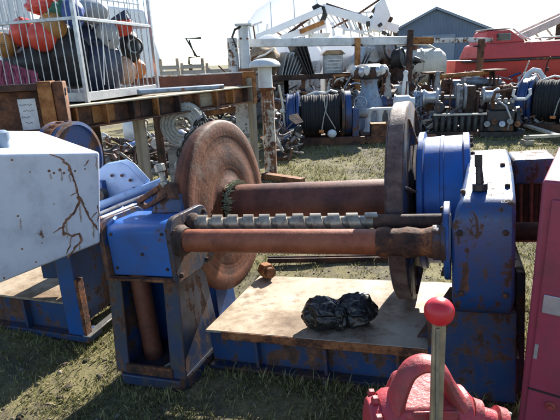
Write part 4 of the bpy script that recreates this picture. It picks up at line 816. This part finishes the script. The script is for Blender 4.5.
# ---- red lifeboat
lb = thing('lifeboat', 'red enclosed lifeboat with small cabin window behind the machines', 'lifeboat', Vector((at(450, 62, 15.6).x + 2.75, 15.9, 0)), R_(2)); lb.scale = (1, 1, .86)
def hull():
    m = MB(); st = []
    for i in range(17):
        t = i / 16; x = -2.75 + 5.6 * t; f = math.sin(math.pi * min(1, .12 + t * .95)) ** .45; b_ = 1.0 * f; kz = .55 + .25 * (1 - f) + .12 * (t - .5) ** 2; g_ = 1.62 + .12 * abs(t - .5)
        st.append([(x, -b_ * y, kz + (g_ - kz) * z) for y, z in ((0, 0), (.45, .08), (.75, .32), (.93, .66), (1, 1))] + [(x, b_ * y, kz + (g_ - kz) * z) for y, z in ((1, 1), (.93, .66), (.75, .32), (.45, .08))])
    n_ = 9; vs = [p for s_ in st for p in s_]; fs = [(i * n_ + j, i * n_ + (j + 1) % n_, (i + 1) * n_ + (j + 1) % n_, (i + 1) * n_ + j) for i in range(16) for j in range(n_)]
    return m.add(vs, fs + [tuple(range(n_)), tuple(range(16 * n_, 17 * n_))[::-1]])
hull().build('hull', M['red_boat'], lb, sharp=50)
MB().bb(-2.6, 2.8, -1.03, 1.03, 1.60, 1.68).build('fender_rail', M['black_machine'], lb, bev=.03)
MB().hexa([V(-2.05, -.95, 1.68), V(2.8, -.95, 1.68), V(2.8, .95, 1.68), V(-2.05, .95, 1.68), V(-1.95, -.7, 2.22), V(2.6, -.6, 2.28), V(2.6, .6, 2.28), V(-1.95, .7, 2.22)]).build('canopy', M['red_boat'], lb, bev=.09, seg=3)
cb = MB().hexa([V(-1.88, -.6, 2.2), V(-.55, -.6, 2.24), V(-.55, .6, 2.24), V(-1.88, .6, 2.2), V(-1.72, -.5, 2.66), V(-1.05, -.5, 2.68), V(-1.05, .5, 2.68), V(-1.72, .5, 2.66)]).build('cabin', M['red_boat'], lb, bev=.05)
MB().bb(-1.45, -1.1, -.61, -.565, 2.34, 2.52).build('window', M['glass'], cb, bev=.01); MB().bb(-1.48, -1.07, -.60, -.56, 2.31, 2.55).build('window_frame', M['grey'], cb)
MB().tube([V(-.95, -.45, 2.7), V(-.6, -.5, 2.4), V(-.4, -.55, 2.3)], .03).build('grab_rail', M['white'], lb); MB().tube([V(-.3, -.6, 2.34), V(1.2, -.6, 2.38), V(2.6, -.56, 2.4)], .03).build('grab_rail', M['white'], lb)
MB().bb(-1.75, -1.0, -.4, .4, 2.69, 2.73).build('roof_hatch', M['pinkish'], lb, bev=.01)
for x in (-1.4, 1.2): MB().bb(x, x + .2, -.7, .7, -.02, .66).build('cradle', M['rust_dark'], lb)
# ---- slate shed
sh = thing('shed', 'large slate-blue gabled shed far behind the lifeboat', 'building', Vector((19.5, 62, 0)), R_(-14))
prof = [(-6.4, 0), (7.4, 0), (7.4, 4.6), (0, 8.2), (-6.4, 5.0)]
ax_l, ap, ax_r = at(397, 30, 62), at(436, 10, 62), at(512, 41, 62)
xa = Matrix.Rotation(R_(14), 3, 'Z') @ (ap - sh.location); xl = Matrix.Rotation(R_(14), 3, 'Z') @ (ax_l - sh.location); xr = Matrix.Rotation(R_(14), 3, 'Z') @ (ax_r - sh.location)
pf = [(xl.x, 0), (xr.x, 0), (xr.x, xr.z), (xa.x, xa.z), (xl.x, xl.z)]
MB().prism(pf, (0, 0, 0), X, Z_, Y_ * 26).build('gable_wall', M['shed_wall'], sh)
for i in range(46):
    x = xl.x + (xr.x - xl.x) * i / 45; zt = xl.z + (xa.z - xl.z) * (x - xl.x) / (xa.x - xl.x) if x < xa.x else xa.z + (xr.z - xa.z) * (x - xa.x) / (xr.x - xa.x)
    MB().bb(x - .05, x + .05, -.07, -.002, 0, zt - .15).build('cladding_rib', M['shed_wall'], sh)
for (a, b_) in (((xl.x - .5, xl.z - .25), (xa.x, xa.z + .05)), ((xa.x, xa.z + .05), (xr.x + .5, xr.z - .2))): MB().prism([(a[0], a[1]), (b_[0], b_[1]), (b_[0], b_[1] + .3), (a[0], a[1] + .3)], (0, -.5, 0), X, Z_, Y_ * 27).build('roof_slope', M['shed_roof'], sh)
MB().bb(xl.x + 3, xl.x + 7, -.12, -.08, 0, 4).build('roller_door', M['shed_roof'], sh)

# ---- long white mast on rusty posts
m0, m1 = at(236, 43.5, 13.2), at(409, 40.5, 13.4); m2 = at(433, 40.5, 13.42); me_ = at(492, 40, 13.5)
ms = thing('lying_mast', 'long white square mast with orange rusted end lying high on posts', 'mast', Vector((m0.x, m0.y, 0)))
q0 = Vector((m0.x, m0.y, 0)); MB().beam(m0 - q0, m1 - q0, .2, .21).build('white_section', M['white'], ms, bev=.02); MB().beam(m1 - q0, m2 - q0, .17, .17).build('rusted_section', M['rust_orange'], ms, bev=.02); MB().beam(m2 - q0, me_ - q0, .10, .12).build('tail_section', M['white_flaky'], ms, bev=.01)
for x, yb, mm in ((357, 40, 'rust_orange'), (409, 41, 'rust_dark'), (247, 43, 'white_flaky'), (480, 41, 'rust')):
    tpz = at(x, yb, 13.28) - q0; MB().bb(tpz.x - .07, tpz.x + .07, tpz.y - .17, tpz.y - .03, -.03, tpz.z + (.28 if x == 409 else .05)).build('post', M[mm], ms, bev=.01)
    MB().bb(tpz.x - .13, tpz.x + .13, tpz.y - .10, tpz.y + .12, tpz.z - .15, tpz.z - .11).build('bracket', M['rust_dark'], ms)
# ---- white crane jibs behind
cj = thing('crane', 'white crane with folded lattice jibs rising behind the lying mast', 'crane', Vector((1.6, 19, 0)))
def cj_(pts, r, m, n='jib', par=None): return MB().tube([at(x, y, 19) - cj.location for x, y in pts], r, 8).build(n, M[m], par or cj)
MB().beam(at(322, 8, 19) - cj.location, at(398, 29, 19) - cj.location, .12, .30).build('boom', M['white_far'], cj, bev=.02); MB().beam(at(256, 38, 18.8) - cj.location, at(322, 10, 18.8) - cj.location, .2, .22).build('boom', M['white_far'], cj, bev=.02)
MB().beam(at(270, 44, 19) - cj.location, at(325, 24, 19) - cj.location, .25, .3).build('boom', M['white_far'], cj, bev=.02); MB().beam(at(300, 32, 18.7) - cj.location, at(324, 22, 18.7) - cj.location, .15, .16).build('rusted_link', M['rust_orange'], cj)
cj_([(313, 9), (318, 6), (323, 8), (325, 15), (322, 22)], .10, 'dark', 'cable_guide'); cj_([(326, 4), (360, 15), (395, 27)], .05, 'rust_dark', 'stay'); cj_([(332, 28), (355, 16), (385, -4)], .04, 'rust', 'stay'); cj_([(285, 36), (318, 12)], .05, 'rust_dark', 'stay')
rl_ = random.Random(11)
def bline(p, q, t): return (p[0] + (q[0] - p[0]) * t, p[1] + (q[1] - p[1]) * t)
for (p0_, p1_, q0_, q1_, n_) in (((256, 38), (322, 10), (270, 46), (325, 26), 11), ((322, 10), (398, 31), (330, 24), (392, 42), 12), ((240, 30), (262, 22), (240, 44), (262, 44), 5), ((338, 14), (372, 12), (345, 30), (372, 32), 6)):
    for i in range(n_): cj_([bline(p0_, p1_, i / n_), bline(q0_, q1_, (i + .6) / n_)], .028, ('white_far', 'white', 'galv', 'rust')[i % 4], 'lattice_bar')
    cj_([q0_, q1_], .04, 'white_far', 'chord'); cj_([p0_, p1_], .035, 'white', 'chord')
for i in range(16):
    x = rl_.uniform(236, 400); y = rl_.uniform(14, 34); cj_([(x, 46), (x + rl_.uniform(-5, 5), y)], rl_.uniform(.02, .045), rl_.choice(['white', 'white_far', 'galv', 'rust_dark']), 'upright_pole')
hk = MB().prism([(-.2, 0), (.25, -.1), (.55, .5), (.3, 1.1), (0, .9)], at(376, 30, 18.8) - cj.location, X, Z_, Y_ * .4).build('jib_head', M['white_far'], cj, bev=.04)
cj_([(373, 9), (377, 13), (385, 17), (392, 20)], .11, 'rust_dark', 'hook_arm', hk); MB().bb(-.6, .7, -.5, .5, 0, 1.5).build('base', M['white_far'], cj); MB().lathe([(1.5, .35), (2.4, .3), (2.6, .4)], (0.2, 0, 0), Z_, 24).build('slew_column', M['white_far'], cj)
for i, (x, y, s) in enumerate(((368, 24, .14), (380, 25, .12), (384, 33, .13), (388, 35, .11), (371, 17, .09))):
    p = at(x, y, 18.5) - cj.location; MB().box(p, (s, s, s * 1.3), Matrix.Rotation(i, 3, 'Y')).build('sheave', M['dark'], hk, bev=.02)
# ---- white upturned hull (big pale shape behind)
hb_ = thing('boat_hull', 'large pale translucent-brightened boat hull rising behind the crane', 'boat hull', Vector((1.0, 30, 0)))
def bighull():
    m = MB(); st = []; P_ = ((0, 0), (.04, .3), (.13, .6), (.28, .86), (.48, 1.02), (.68, 1.06), (.86, .98), (1.0, .84))
    L0, R0 = at(225, 62, 30).x - 1.0, at(345, 62, 30).x - 1.0; H0 = at(300, -14, 30).z
    for t, h in P_:
        x = L0 + (R0 - L0) * t; w = 2.2 * min(1, .12 + h); st.append([(x, w * math.cos(a), H0 * h / 1.08 * math.sin(a) if h else .1 * math.sin(a)) for a in np.linspace(0, math.pi, 15)])
    vs = [p for s_ in st for p in s_]; n_ = 15; fs = [(i * n_ + j, i * n_ + j + 1, (i + 1) * n_ + j + 1, (i + 1) * n_ + j) for i in range(len(P_) - 1) for j in range(n_ - 1)]
    return m.add(vs, fs + [tuple(range(n_)), tuple(range((len(P_) - 1) * n_, len(P_) * n_))[::-1]])
bighull().build('shell', M['white_translucent'], hb_, sharp=60); [MB().tube([V(xx, -2.22 * math.cos(a) * f_, zz_ * math.sin(a)) for a in np.linspace(.15, 1.5, 9)], .05, 6).build('hoop', M['white_far'], hb_) for xx, f_, zz_ in ()]; 
for t_ in (.22, .4, .58, .76): xx = at(225, 62, 30).x - 1 + (at(345, 62, 30).x - at(225, 62, 30).x) * t_; hh = at(300, -14, 30).z / 1.08 * np.interp(t_, [0, .04, .13, .28, .48, .68, .86, 1], [0, .3, .6, .86, 1.02, 1.06, .98, .84]); MB().tube([V(xx, 2.24 * math.cos(a), (hh + .02) * math.sin(a)) for a in np.linspace(.1, math.pi - .1, 15)], .035, 6).build('hull_seam', M['white_far'], hb_)
kx = [V(at(x, 60, 30).x - 1, 0, at(x, y, 30).z) for x, y in ((240, 42), (270, 13), (300, -13))]; MB().tube(kx, .08, 8).build('keel', M['white_far'], hb_)
# ---- white fibreglass dome covers under the mast
for i, (x, y, rx, rz, l) in enumerate(((300, 52, 22, 14, 'white dome cover behind the grey sheets on rack'), (340, 48, 18, 12, 'white dome cover right of the dark stacked sheets'), (270, 50, 20, 14, 'white dome cover behind the brown net heap'))):
    p = at(x, y, 16.5); s_ = 16.5 / FPX; t = thing('dome_cover', l, 'cover', Vector((p.x, p.y, 0)), 0, 'white dome covers'); zc = p.z - rz * s_ * .6
    MB().ball((0, 0, zc), (rx * s_, .6, rz * s_ * 1.6), 24, 14).build('shell', M['white_translucent'], t, sharp=180); MB().bb(-rx * s_ * .8, rx * s_ * .8, -.5, .5, 0, zc).build('crate', M['white_flaky'], t)
# ---- rack with stored sheets
RK = Vector((at(318, 74, 13.9).x, 13.9, 0)); rz_ = at(318, 74, 13.9).z; k = K('storage_rack', 'dark flat rack under the lying mast holding leaning grey sheets', 'rack', RK, 0)
k.box('deck', 'dark', -1.45, 1.55, -.5, .6, rz_ - .10, rz_); k.box('edge_beam', 'rust_dark', -1.45, 1.55, -.56, -.502, rz_ - .12, rz_ + .02); k.box('red_edge', 'rust_orange', .35, 1.55, -.59, -.562, rz_ - .08, rz_ - .02); [k.box('leg', 'rust', x, x + .1, -.45, -.35, -.02, rz_ - .1) for x in (-1.35, -.5, .4, 1.4)]
def sheet(x, w, h, lean, yaw, m, label, grp, n_=1, sp=.05, base=rz_):
    for i in range(n_):
        t = thing('grey_sheet' if 'grey' in m else 'steel_sheet', ('leftmost', 'second', 'third', 'fourth', 'fifth', 'sixth', 'seventh')[i] + ' from left ' * (i > 0) + ' ' * (i == 0) + label, 'sheet', RK + V(x + i * sp, -.3 + .02 * i, base + .002), R_(yaw), grp); R3 = Matrix.Rotation(R_(lean + 3 * i), 3, 'Y')
        MB().box(R3 @ V(0, 0, h / 2) + V(0, 0, .02), (.028, w, h), R3).build('panel', M[m], t, bev=.004); MB().box(R3 @ V(0, 0, h - .02) + V(0, 0, .02), (.045, w, .03), R3).build('top_edge', M['galv'], t)
sheet(-1.1, .7, .62, 14, 12, 'grey_sheet', 'thin grey sheet leaning in the left stack on the rack', 'left stack of leaning grey sheets', 7, .075)
sheet(-.42, .7, 1.0, -24, 14, 'dark', 'tall dark sheet leaning left in the middle of the rack', 'middle stack of tall dark sheets', 4, .06); sheet(.92, .6, .72, 26, 20, 'grey_sheet', 'grey sheet leaning right beside the rusty mast post', 'right stack of grey sheets', 3, .07)
k = K('louvred_locker', 'grey louvred steel locker in the middle of the rack', 'locker', RK + V(.42, 0, rz_ + .002)); k.box('body', 'grey_sheet', -.26, .26, -.2, .2, 0, .5); k.poly('lid', 'tarp_brown', [(-.34, .5), (.34, .5), (.2, .62), (-.2, .62)], (0, -.28, 0), X, Z_, Y_ * .56); [k.box('louvre', 'galv', -.2, .2, -.215, -.202, .08 + .09 * i, .12 + .09 * i) for i in range(4)]
k = K('net_heap', 'brown heap of old nets left of the rack', 'net heap', Vector((at(262, 60, 14.2).x, 14.2, 0))); k.ball('heap', 'tarp_brown', (0, 0, 1.65), (.62, .5, .45), lambda d: 1 + .3 * noise.noise(d * 2.2)); k.box('crate', 'wood_grey', -.6, .6, -.5, .5, -.02, 1.3); [k.tube('rope_end', ('rope', 'rust', 'white')[i % 3], [V(random.uniform(-.5, .5), -.45, 1.5 + .1 * i), V(random.uniform(-.5, .5), -.58, 1.55 + .06 * i), V(random.uniform(-.5, .5), -.52, 1.3 + .08 * i)], .03) for i in range(6)]
# ---- white davits and pillars left of the mast
for i, (x, y0, m, l, bend) in enumerate(((232, 38, 'white_flaky', 'white flaking pillar furthest left beyond the wagon frame', 0), (243, 26, 'white', 'tall white davit post with hooked hose top left of mast', 1))):
    p = at(x, y0, 12.6); k = K('davit_post', l, 'post', Vector((p.x, p.y, 0))); k.lathe('column', m, [(-.02, .2), (.03, .2), (.04, .15), (p.z * .6, .14), (p.z, .13)], (0, 0, 0), Z_, 14)
    if bend: k.tube('hose_bend', 'dark', [V(-.2, -.1, p.z - .5), V(-.28, -.1, p.z - .25), V(-.2, -.1, p.z - .08), V(-.05, -.1, p.z - .02)], .03); k.box('top_plate', m, -.2, .22, -.18, .18, p.z, p.z + .05)
    [k.lathe('bolt', 'rust', [(0, .03), (.03, .02)], (.1 * math.cos(a), .1 * math.sin(a) - .1, p.z - .3), V(0, -1, 0), 8) for a in (0, 2, 4)]; k.box('step', 'rust', -.17, .17, -.2, -.13, p.z * .55, p.z * .6)
# ---- pale pallets and zigzag davit at left horizon
for i, (x0, x1, l) in enumerate(((160, 180, 'grey pallet fence panel at left end behind wagon'), (181, 205, 'grey pallet fence panel under the thin zigzag davit'), (206, 232, 'grey pallet fence panel beside the white flaking pillar'))):
    a, b_ = at(x0, 74, 15.5), at(x1, 74, 15.5); k = K('pallet_fence', l, 'fence', Vector((a.x, a.y, 0)), 0, 'pallet fence panels'); L = b_.x - a.x; zt = at(x0, 63, 15.5).z
    [k.box('slat', 'wood_grey', 0, L, -.012, .012, .2 + j * .17, .32 + j * .17) for j in range(int((zt - .2) / .17))]
    [k.box('post', 'wood_z', x, x + .09, .013, .1, -.02, zt + .12 * (i == 0 or x > 0)) for x in (0, L - .1)]
zd = thing('zigzag_davit', 'thin dark zigzag davit arm against the white sky', 'davit', Vector((at(190, 60, 16).x, 16, 0))); zz = [at(x, y, 16) - zd.location for x, y in ((201, 38), (186, 38.5), (197, 57), (189, 57.5), (189, 64))]
MB().tube(zz, .035, 6).build('arm', M['dark'], zd); MB().tube([at(x, y, 16) - zd.location for x, y in ((189, 40), (195, 56), (200, 56.5))], .025, 6).build('brace', M['dark'], zd); MB().cyl((0, 0, 0), (0, 0, zz[-1].z), .06, n=10).build('post', M['rust_dark'], zd)
# ---- white bow and white container at left
bw = thing('boat_bow', 'pale white boat bow standing behind right side of cage', 'boat', Vector((at(150, 60, 21).x, 21, 0))); b0, b1 = at(140, 8, 21) - bw.location, at(168, 62, 21) - bw.location
MB().hexa([V(-2.5, 0, 0), V(b1.x, 0.6, 0), V(b1.x, .8, 0), V(-2.5, 3, 0), V(-2.5, 0, b0.z + .3), V(b0.x, .6, b0.z), V(b0.x, .8, b0.z), V(-2.5, 3, b0.z + .3)]).build('hull', M['white_far'], bw, bev=.1); MB().tube([V(-2.4, .1, b0.z + .5), V(b0.x - .2, .7, b0.z + .2)], .04).build('rail', M['white_far'], bw)
ct = thing('white_container', 'pale white container panel behind the red floats in cage', 'container', at(-20, 60, 10) * 1.0); ct.location.z = 0; zc = at(10, -6, 10).z; xr_ = at(31, 20, 10).x - ct.location.x
MB().bb(-1.5, xr_, 0, 2.2, 0.1, zc + .3).build('shell', M['white_far'], ct, bev=.02); [MB().bb(xr_ - .12 - .17 * i, xr_ - .04 - .17 * i, -.03, -.002, .2, zc + .2).build('corrugation', M['white_far'], ct) for i in range(12)]; MB().bb(-1.52, xr_ + .02, -.04, .02, 0, .1).build('bottom_rail', M['rust'], ct)
# ---- pinkish conveyor at right horizon
cv = thing('conveyor', 'pale pink sloping conveyor boom behind the lifeboat at right', 'conveyor', Vector((13, 24, 0)))
for d_, m in ((0, 'pinkish'), (.9, 'pinkish')): MB().beam(at(497, 48, 24) - cv.location + V(0, d_, 0), at(590, 6, 24) - cv.location + V(0, d_, 0), .12, .34).build('side_beam', M[m], cv, bev=.01)
MB().beam(at(518, 52, 24.3) - cv.location, at(590, 22, 24.3) - cv.location, .1, .12).build('lower_chord', M['pinkish'], cv)
for i in range(7): x = 512 + i * 11; MB().beam(at(x, 41.5 - (x - 512) * .45, 24.1) - cv.location, at(x + 8, 54 - (x - 512) * .42 - 3, 24.1) - cv.location, .06, .07).build('lattice', M['rust'] if i % 3 == 1 else M['pinkish'], cv)
for x in (500, 560): p = at(x, 48 - (x - 500) * .45, 24.2) - cv.location; MB().bb(p.x - .1, p.x + .1, .1, .3, 0, p.z).build('leg', M['rust_dark'], cv)

# ---- assorted scrap lying between the machines
def bent_pipe(): L = random.uniform(.3, .8); return MB().tube([V(-L / 2, 0, 0), V(0, random.uniform(-.05, .05), random.uniform(0, .1)), V(L / 2, random.uniform(-.1, .1), random.uniform(-.02, .06))], random.uniform(.018, .04), 8)
def flat_plate(): return MB().prism([(-.2, -.12), (.2, -.14), (.22, .1), (.05, .16), (-.2, .1)], (0, 0, 0), X, Y_, Z_ * .02)
def pulley(): return MB().lathe([(0, .04), (0, .16), (.02, .17), (.035, .13), (.05, .17), (.07, .16), (.07, .04)], (0, 0, 0), V(random.uniform(-1, 1), -1, .4), 24)
def flange_pipe(): return MB().lathe([(0, .06), (0, .12), (.03, .12), (.03, .075), (.25, .07), (.25, .12), (.28, .12), (.28, .05)], (0, 0, 0), V(1, random.uniform(-1, 1), random.uniform(0, .8)), 20)
def angle_iron(): L = random.uniform(.4, .9); return MB().bb(-L / 2, L / 2, 0, .06, 0, .008).bb(-L / 2, L / 2, 0, .008, .008, .06)
def motor(): return MB().lathe([(0, .05), (0, .11), (.02, .12), (.22, .12), (.24, .10), (.3, .05), (.36, .04)], (-.15, 0, 0), V(1, random.uniform(-.5, .5), 0), 20).bb(-.12, .06, -.1, .1, -.15, -.08)
def upright(): h = random.uniform(.5, .9); return MB().tube([V(0, 0, -.3), V(random.uniform(-.1, .1), 0, h * .5), V(random.uniform(-.2, .2), 0, h)], .028, 8).ball((0, 0, h * .2), .07, 10, 8)
def shackle(): return MB().ring((0, 0, .08), V(.3, 1, 0), .09, .022, 20, 6)
KIND = [('bent_pipe', bent_pipe, 'pipe'), ('flat_plate', flat_plate, 'plate'), ('sheave_wheel', pulley, 'pulley'), ('flanged_pipe', flange_pipe, 'pipe'), ('angle_iron', angle_iron, 'angle iron'), ('electric_motor', motor, 'motor'), ('iron_ring', shackle, 'ring'), ('valve_spindle', upright, 'spindle')]
COL = ['white_flaky', 'grey', 'rust', 'galv', 'rust_dark', 'rust', 'grey_blue', 'blue_far', 'cream', 'dark', 'rust_dark', 'black_machine', 'trunk']
CN = dict(white='white', grey='grey', rust='rusty', galv='bright', rust_dark='dark brown', white_flaky='flaking white', grey_blue='grey-blue', blue_far='blue', cream='cream', dark='oily black', black_machine='black painted', trunk='patchy cream')
USED = set()
def scrap_pile(x0, x1, Y0, Y1, h, n_, where, grp, mb):
    """rows of loose pieces on a low pile; mb = (name, label) of the pile's own bed of broken iron"""
    bed = MB(); 
    for i in range(int(n_ * 17)):
        c = V(random.uniform(x0, x1), random.uniform(Y0, Y1), 0); c.z = random.uniform(0, h * .8); L = random.uniform(.08, .34); d = V(random.uniform(-1, 1), random.uniform(-.6, .6), random.uniform(-.5, .7)).normalized()
        bed.beam(c - d * L / 2, c + d * L / 2, random.uniform(.015, .07), random.uniform(.012, .06))
    tag(bed.build(mb[0], M['mixed']), mb[1], 'scrap', kind='stuff')
    for i in range(n_):
        nm, fn, cat = random.choice(KIND); m = random.choice(COL)
        while (nm, m, grp) in USED: nm, fn, cat = random.choice(KIND); m = random.choice(COL)
        o = fn().build(nm, M[m], bev=0)
        o.location = (random.uniform(x0, x1), random.uniform(Y0, Y1), h * random.uniform(.55, 1.05) + .1); o.scale = (.72,) * 3; o.rotation_euler = (random.uniform(-.5, .5), random.uniform(-.6, .6), random.uniform(0, 6.28))
        USED.add((nm, m, grp)); tag(o, '%s %s lying %s' % (CN[m], nm.replace('_', ' '), where), cat, grp)
M['mixed'] = island('mixed_scrap_iron', [(.26, .25, .24), (.05, .03, .02), (.13, .055, .03), (.50, .48, .45), (.04, .04, .045), (.20, .10, .06), (.06, .09, .16), (.035, .03, .026), (.11, .06, .035), (.36, .33, .28), (.03, .028, .027)], .6)
scrap_pile(-.1, 1.9, 11.4, 12.6, .75, 34, 'on the scrap pile behind the rope winch', 'scrap behind the rope winch', ('scrap_pile', 'heap of broken iron behind the black rope winch'))
scrap_pile(2.3, 4.2, 11.6, 13.2, .8, 26, 'among the machines left of the cream tank', 'scrap around the stoppers', ('scrap_pile', 'heap of broken iron behind the stoppers and capstan'))
scrap_pile(4.3, 6.6, 11.0, 12.2, .55, 26, 'among the dark machines below the lifeboat', 'scrap below the lifeboat', ('scrap_pile', 'heap of broken iron below the red lifeboat'))
scrap_pile(-.15, .4, 8.1, 10.8, .5, 14, 'beside the flaking ventilator trunk', 'scrap by the ventilator', ('scrap_pile', 'heap of broken iron beside the ventilator trunk'))
scrap_pile(1.8, 4.4, 14.2, 15.0, 1.35, 24, 'on the high heap between rack and cream tank', 'scrap left of the cream tank', ('scrap_pile', 'high heap of pale scrap between rack and cream tank'))
scrap_pile(-.3, 2.2, 12.6, 13.4, .95, 20, 'under the flat rack below the mast', 'scrap under the rack', ('scrap_pile', 'tall heap of broken iron under the flat rack'))
scrap_pile(4.4, 7.6, 12.6, 14.2, .95, 26, 'in front of the red lifeboat hull', 'scrap in front of the lifeboat', ('scrap_pile', 'tall heap of broken iron in front of the lifeboat hull'))
scrap_pile(5.0, 7.2, 10.2, 10.9, .4, 16, 'between the pump engine and right rope winch', 'scrap right of the pump', ('scrap_pile', 'low heap of broken iron right of the pump engine'))
scrap_pile(2.5, 3.8, 10.0, 10.8, .45, 18, 'on the ground behind the blue brake drum', 'scrap behind the brake drum', ('scrap_pile', 'low heap of broken iron behind the blue brake drum'))
scrap_pile(-2.6, -.5, 12.0, 14.0, 1.1, 18, 'behind the wagon below the white pillars', 'scrap below the pillars', ('scrap_pile', 'heap of broken iron behind the wagon below white pillars'))
scrap_pile(-3.4, -.6, 7.6, 10.2, .42, 30, 'on the ground under the wagon frame', 'scrap under the wagon', ('scrap_pile', 'low heap of broken iron under the wagon frame'))
# dark grey tarped shapes above the high heap
for i, (x, y, rx, rz, m, l) in enumerate(((372, 50, 12, 12, 'grey_sheet', 'curved grey cowling right of the rusty mast post'), (387, 50, 9, 10, 'grey', 'second curved grey cowling beside the black round case'), (397, 58, 9, 7, 'black', 'black round case on the high heap left of the cream tank'))):
    p = at(x, y, 14.4); s_ = 14.4 / FPX; t = thing('machine_cowling', l, 'cowling', Vector((p.x, p.y, 0)), R_(20 * i)); zc = p.z - rz * s_
    MB().lathe([(0, .1), (.02, rx * s_), (.3, rx * s_ * 1.02), (.34, rx * s_ * .85)], (0, -.2, zc + rz * s_), V(.35, -1, .2) * -1, 28).build('shell', M[m], t); MB().ring((0, -.19, zc + rz * s_), V(.35, -1, .2), rx * s_, .03, 28, 6).build('rim', M['dark'], t); MB().bb(-.2, .2, -.15, .15, 0, zc + .1).build('stand', M['rust_dark'], t)

# ================================================================== GRASS, STONES
def scatter(name, n_, y0, y1, fn, m, label, cat, dens=None):
    m_ = MB(); tries = 0; c = 0
    while c < n_ and tries < n_ * 8:
        tries += 1; t = random.random() ** 1.7; y = y0 + (y1 - y0) * t; x = random.uniform(-.68, .68) * (y + .6)
        if dens and random.random() > dens(x, y): continue
        fn(m_, x, y, gz(x, y)); c += 1
    return tag(m_.build(name, M[m], sharp=180), label, cat, kind='stuff')
def blade(m, x, y, z):
    s = 1 + .12 * max(0, y - 3); nb = 2
    for _ in range(nb):
        a = random.uniform(0, 6.28); h = random.uniform(.008, .032) * (2.0 if random.random() < .04 else 1) * min(s, 1.7); w = random.uniform(.0022, .0045) * s; lx, ly = random.uniform(-1.3, 1.3) * h, random.uniform(-1.3, 1.3) * h
        px, py = x + random.uniform(-.02, .02) * s, y + random.uniform(-.02, .02) * s; dx, dy = math.cos(a) * w, math.sin(a) * w
        m.add([(px - dx, py - dy, z - .003), (px + dx, py + dy, z - .003), (px + lx * .45 + dx * .7, py + ly * .45 + dy * .7, z + h * .7), (px + lx * .45 - dx * .7, py + ly * .45 - dy * .7, z + h * .7), (px + lx, py + ly, z + h)], [(0, 1, 2, 3), (3, 2, 4)])
M['grass'] = island('short_winter_grass', [(.10, .115, .030), (.32, .28, .14), (.14, .155, .045), (.40, .35, .19), (.18, .18, .065), (.075, .08, .025), (.26, .23, .10)], .85, .3)
M['stone'] = island('small_stones', [(.09, .07, .05), (.17, .145, .11), (.05, .036, .024), (.13, .10, .07), (.24, .21, .17), (.07, .05, .035)], .9)
def gd(x, y): v = noise.noise(V(x * 1.1, y * 1.1, 3)) + .5 * noise.noise(V(x * 4, y * 4, 7)); return max(.12, min(1, .55 + v * 1.3))
scatter('grass', 56000, 1.2, 12.5, blade, 'grass', 'short yellow-green winter grass over the yard ground', 'grass', gd)
def weed(m, x, y, z):
    for _ in range(5):
        h = random.uniform(.03, .085); a = random.uniform(0, 6.28); w = random.uniform(.0018, .0035); lx, ly = random.uniform(-.6, .6) * h, random.uniform(-.6, .6) * h; px, py = x + random.uniform(-.015, .015), y + random.uniform(-.015, .015); dx, dy = math.cos(a) * w, math.sin(a) * w
        m.add([(px - dx, py - dy, z - .004), (px + dx, py + dy, z - .004), (px + lx * .4 + dx * .8, py + ly * .4 + dy * .8, z + h * .65), (px + lx * .4 - dx * .8, py + ly * .4 - dy * .8, z + h * .65), (px + lx, py + ly, z + h * .95)], [(0, 1, 2, 3), (3, 2, 4)])
def feet(x, y):
    d = Vector((x - WO.x, y - WO.y)); u = d.dot(UX); v = d.dot(VX)
    if -.75 < u < -.1 and -.34 < v < -.22: return 1
    if -.15 < u < 1.55 and -.13 < v < -.02: return 1
    if -.72 < u < -.63 and -.2 < v < .3: return .8
    d = Vector((x - O2.x, y - O2.y)); u = d.x * math.cos(y2) - d.y * math.sin(y2); v = d.x * math.sin(y2) + d.y * math.cos(y2)
    return .8 if (-1.4 < u < .05 and -.12 < v < -.02) or (.01 < u < .1 and 0 < v < .6) else .015
scatter('weeds', 420, 1.3, 4.5, weed, 'grass', 'longer weeds growing against the feet of the blue winches', 'weeds', feet)
def stone(m, x, y, z):
    r = random.uniform(.003, .012) * (2.2 if random.random() < .06 else 1) * (1 + .06 * y); p = [V(random.uniform(.6, 1.2) * r * a, random.uniform(.6, 1.2) * r * b_, random.uniform(.35, .8) * r * c) for a, b_, c in ((1, 0, .2), (-1, 0, .2), (0, 1, .2), (0, -1, .2), (.2, .1, 1.6), (0, 0, -.8))]
    m.add([V(x, y, z) + q for q in p], [(0, 2, 4), (2, 1, 4), (1, 3, 4), (3, 0, 4), (2, 0, 5), (1, 2, 5), (3, 1, 5), (0, 3, 5)])
scatter('loose_stones', 5200, 1.2, 11, stone, 'stone', 'loose small stones and clods scattered in the grass', 'stones')
for i, (x, y, s) in enumerate(((62, 357, .018), (66, 377, .022), (98, 366, .02), (58, 388, .016), (85, 352, .016), (101, 335, .012), (20, 405, .016))):
    p = G(x, y); o = MB().ball((0, 0, s * .3), (s * 1.5, s, s * .6), 12, 8, lambda d: 1 + .35 * noise.noise(d * 2 + V(i * 3, 0, 0))).build('earth_clod', M['earth'], loc=(p.x, p.y, gz(p.x, p.y)), rz=i); tag(o, ('clod of earth just off the left winch corner', 'clod of earth midway between left winch and bottom edge', 'clod of earth nearest the blue roller stand foot', 'clod of earth in the shade line left of the stand', 'small clod of earth beside the winch bottom rail', 'smallest clod of earth between the two blue winches', 'clod of earth nearest the bottom left corner')[i], 'clod', 'clods in front of the left winch')
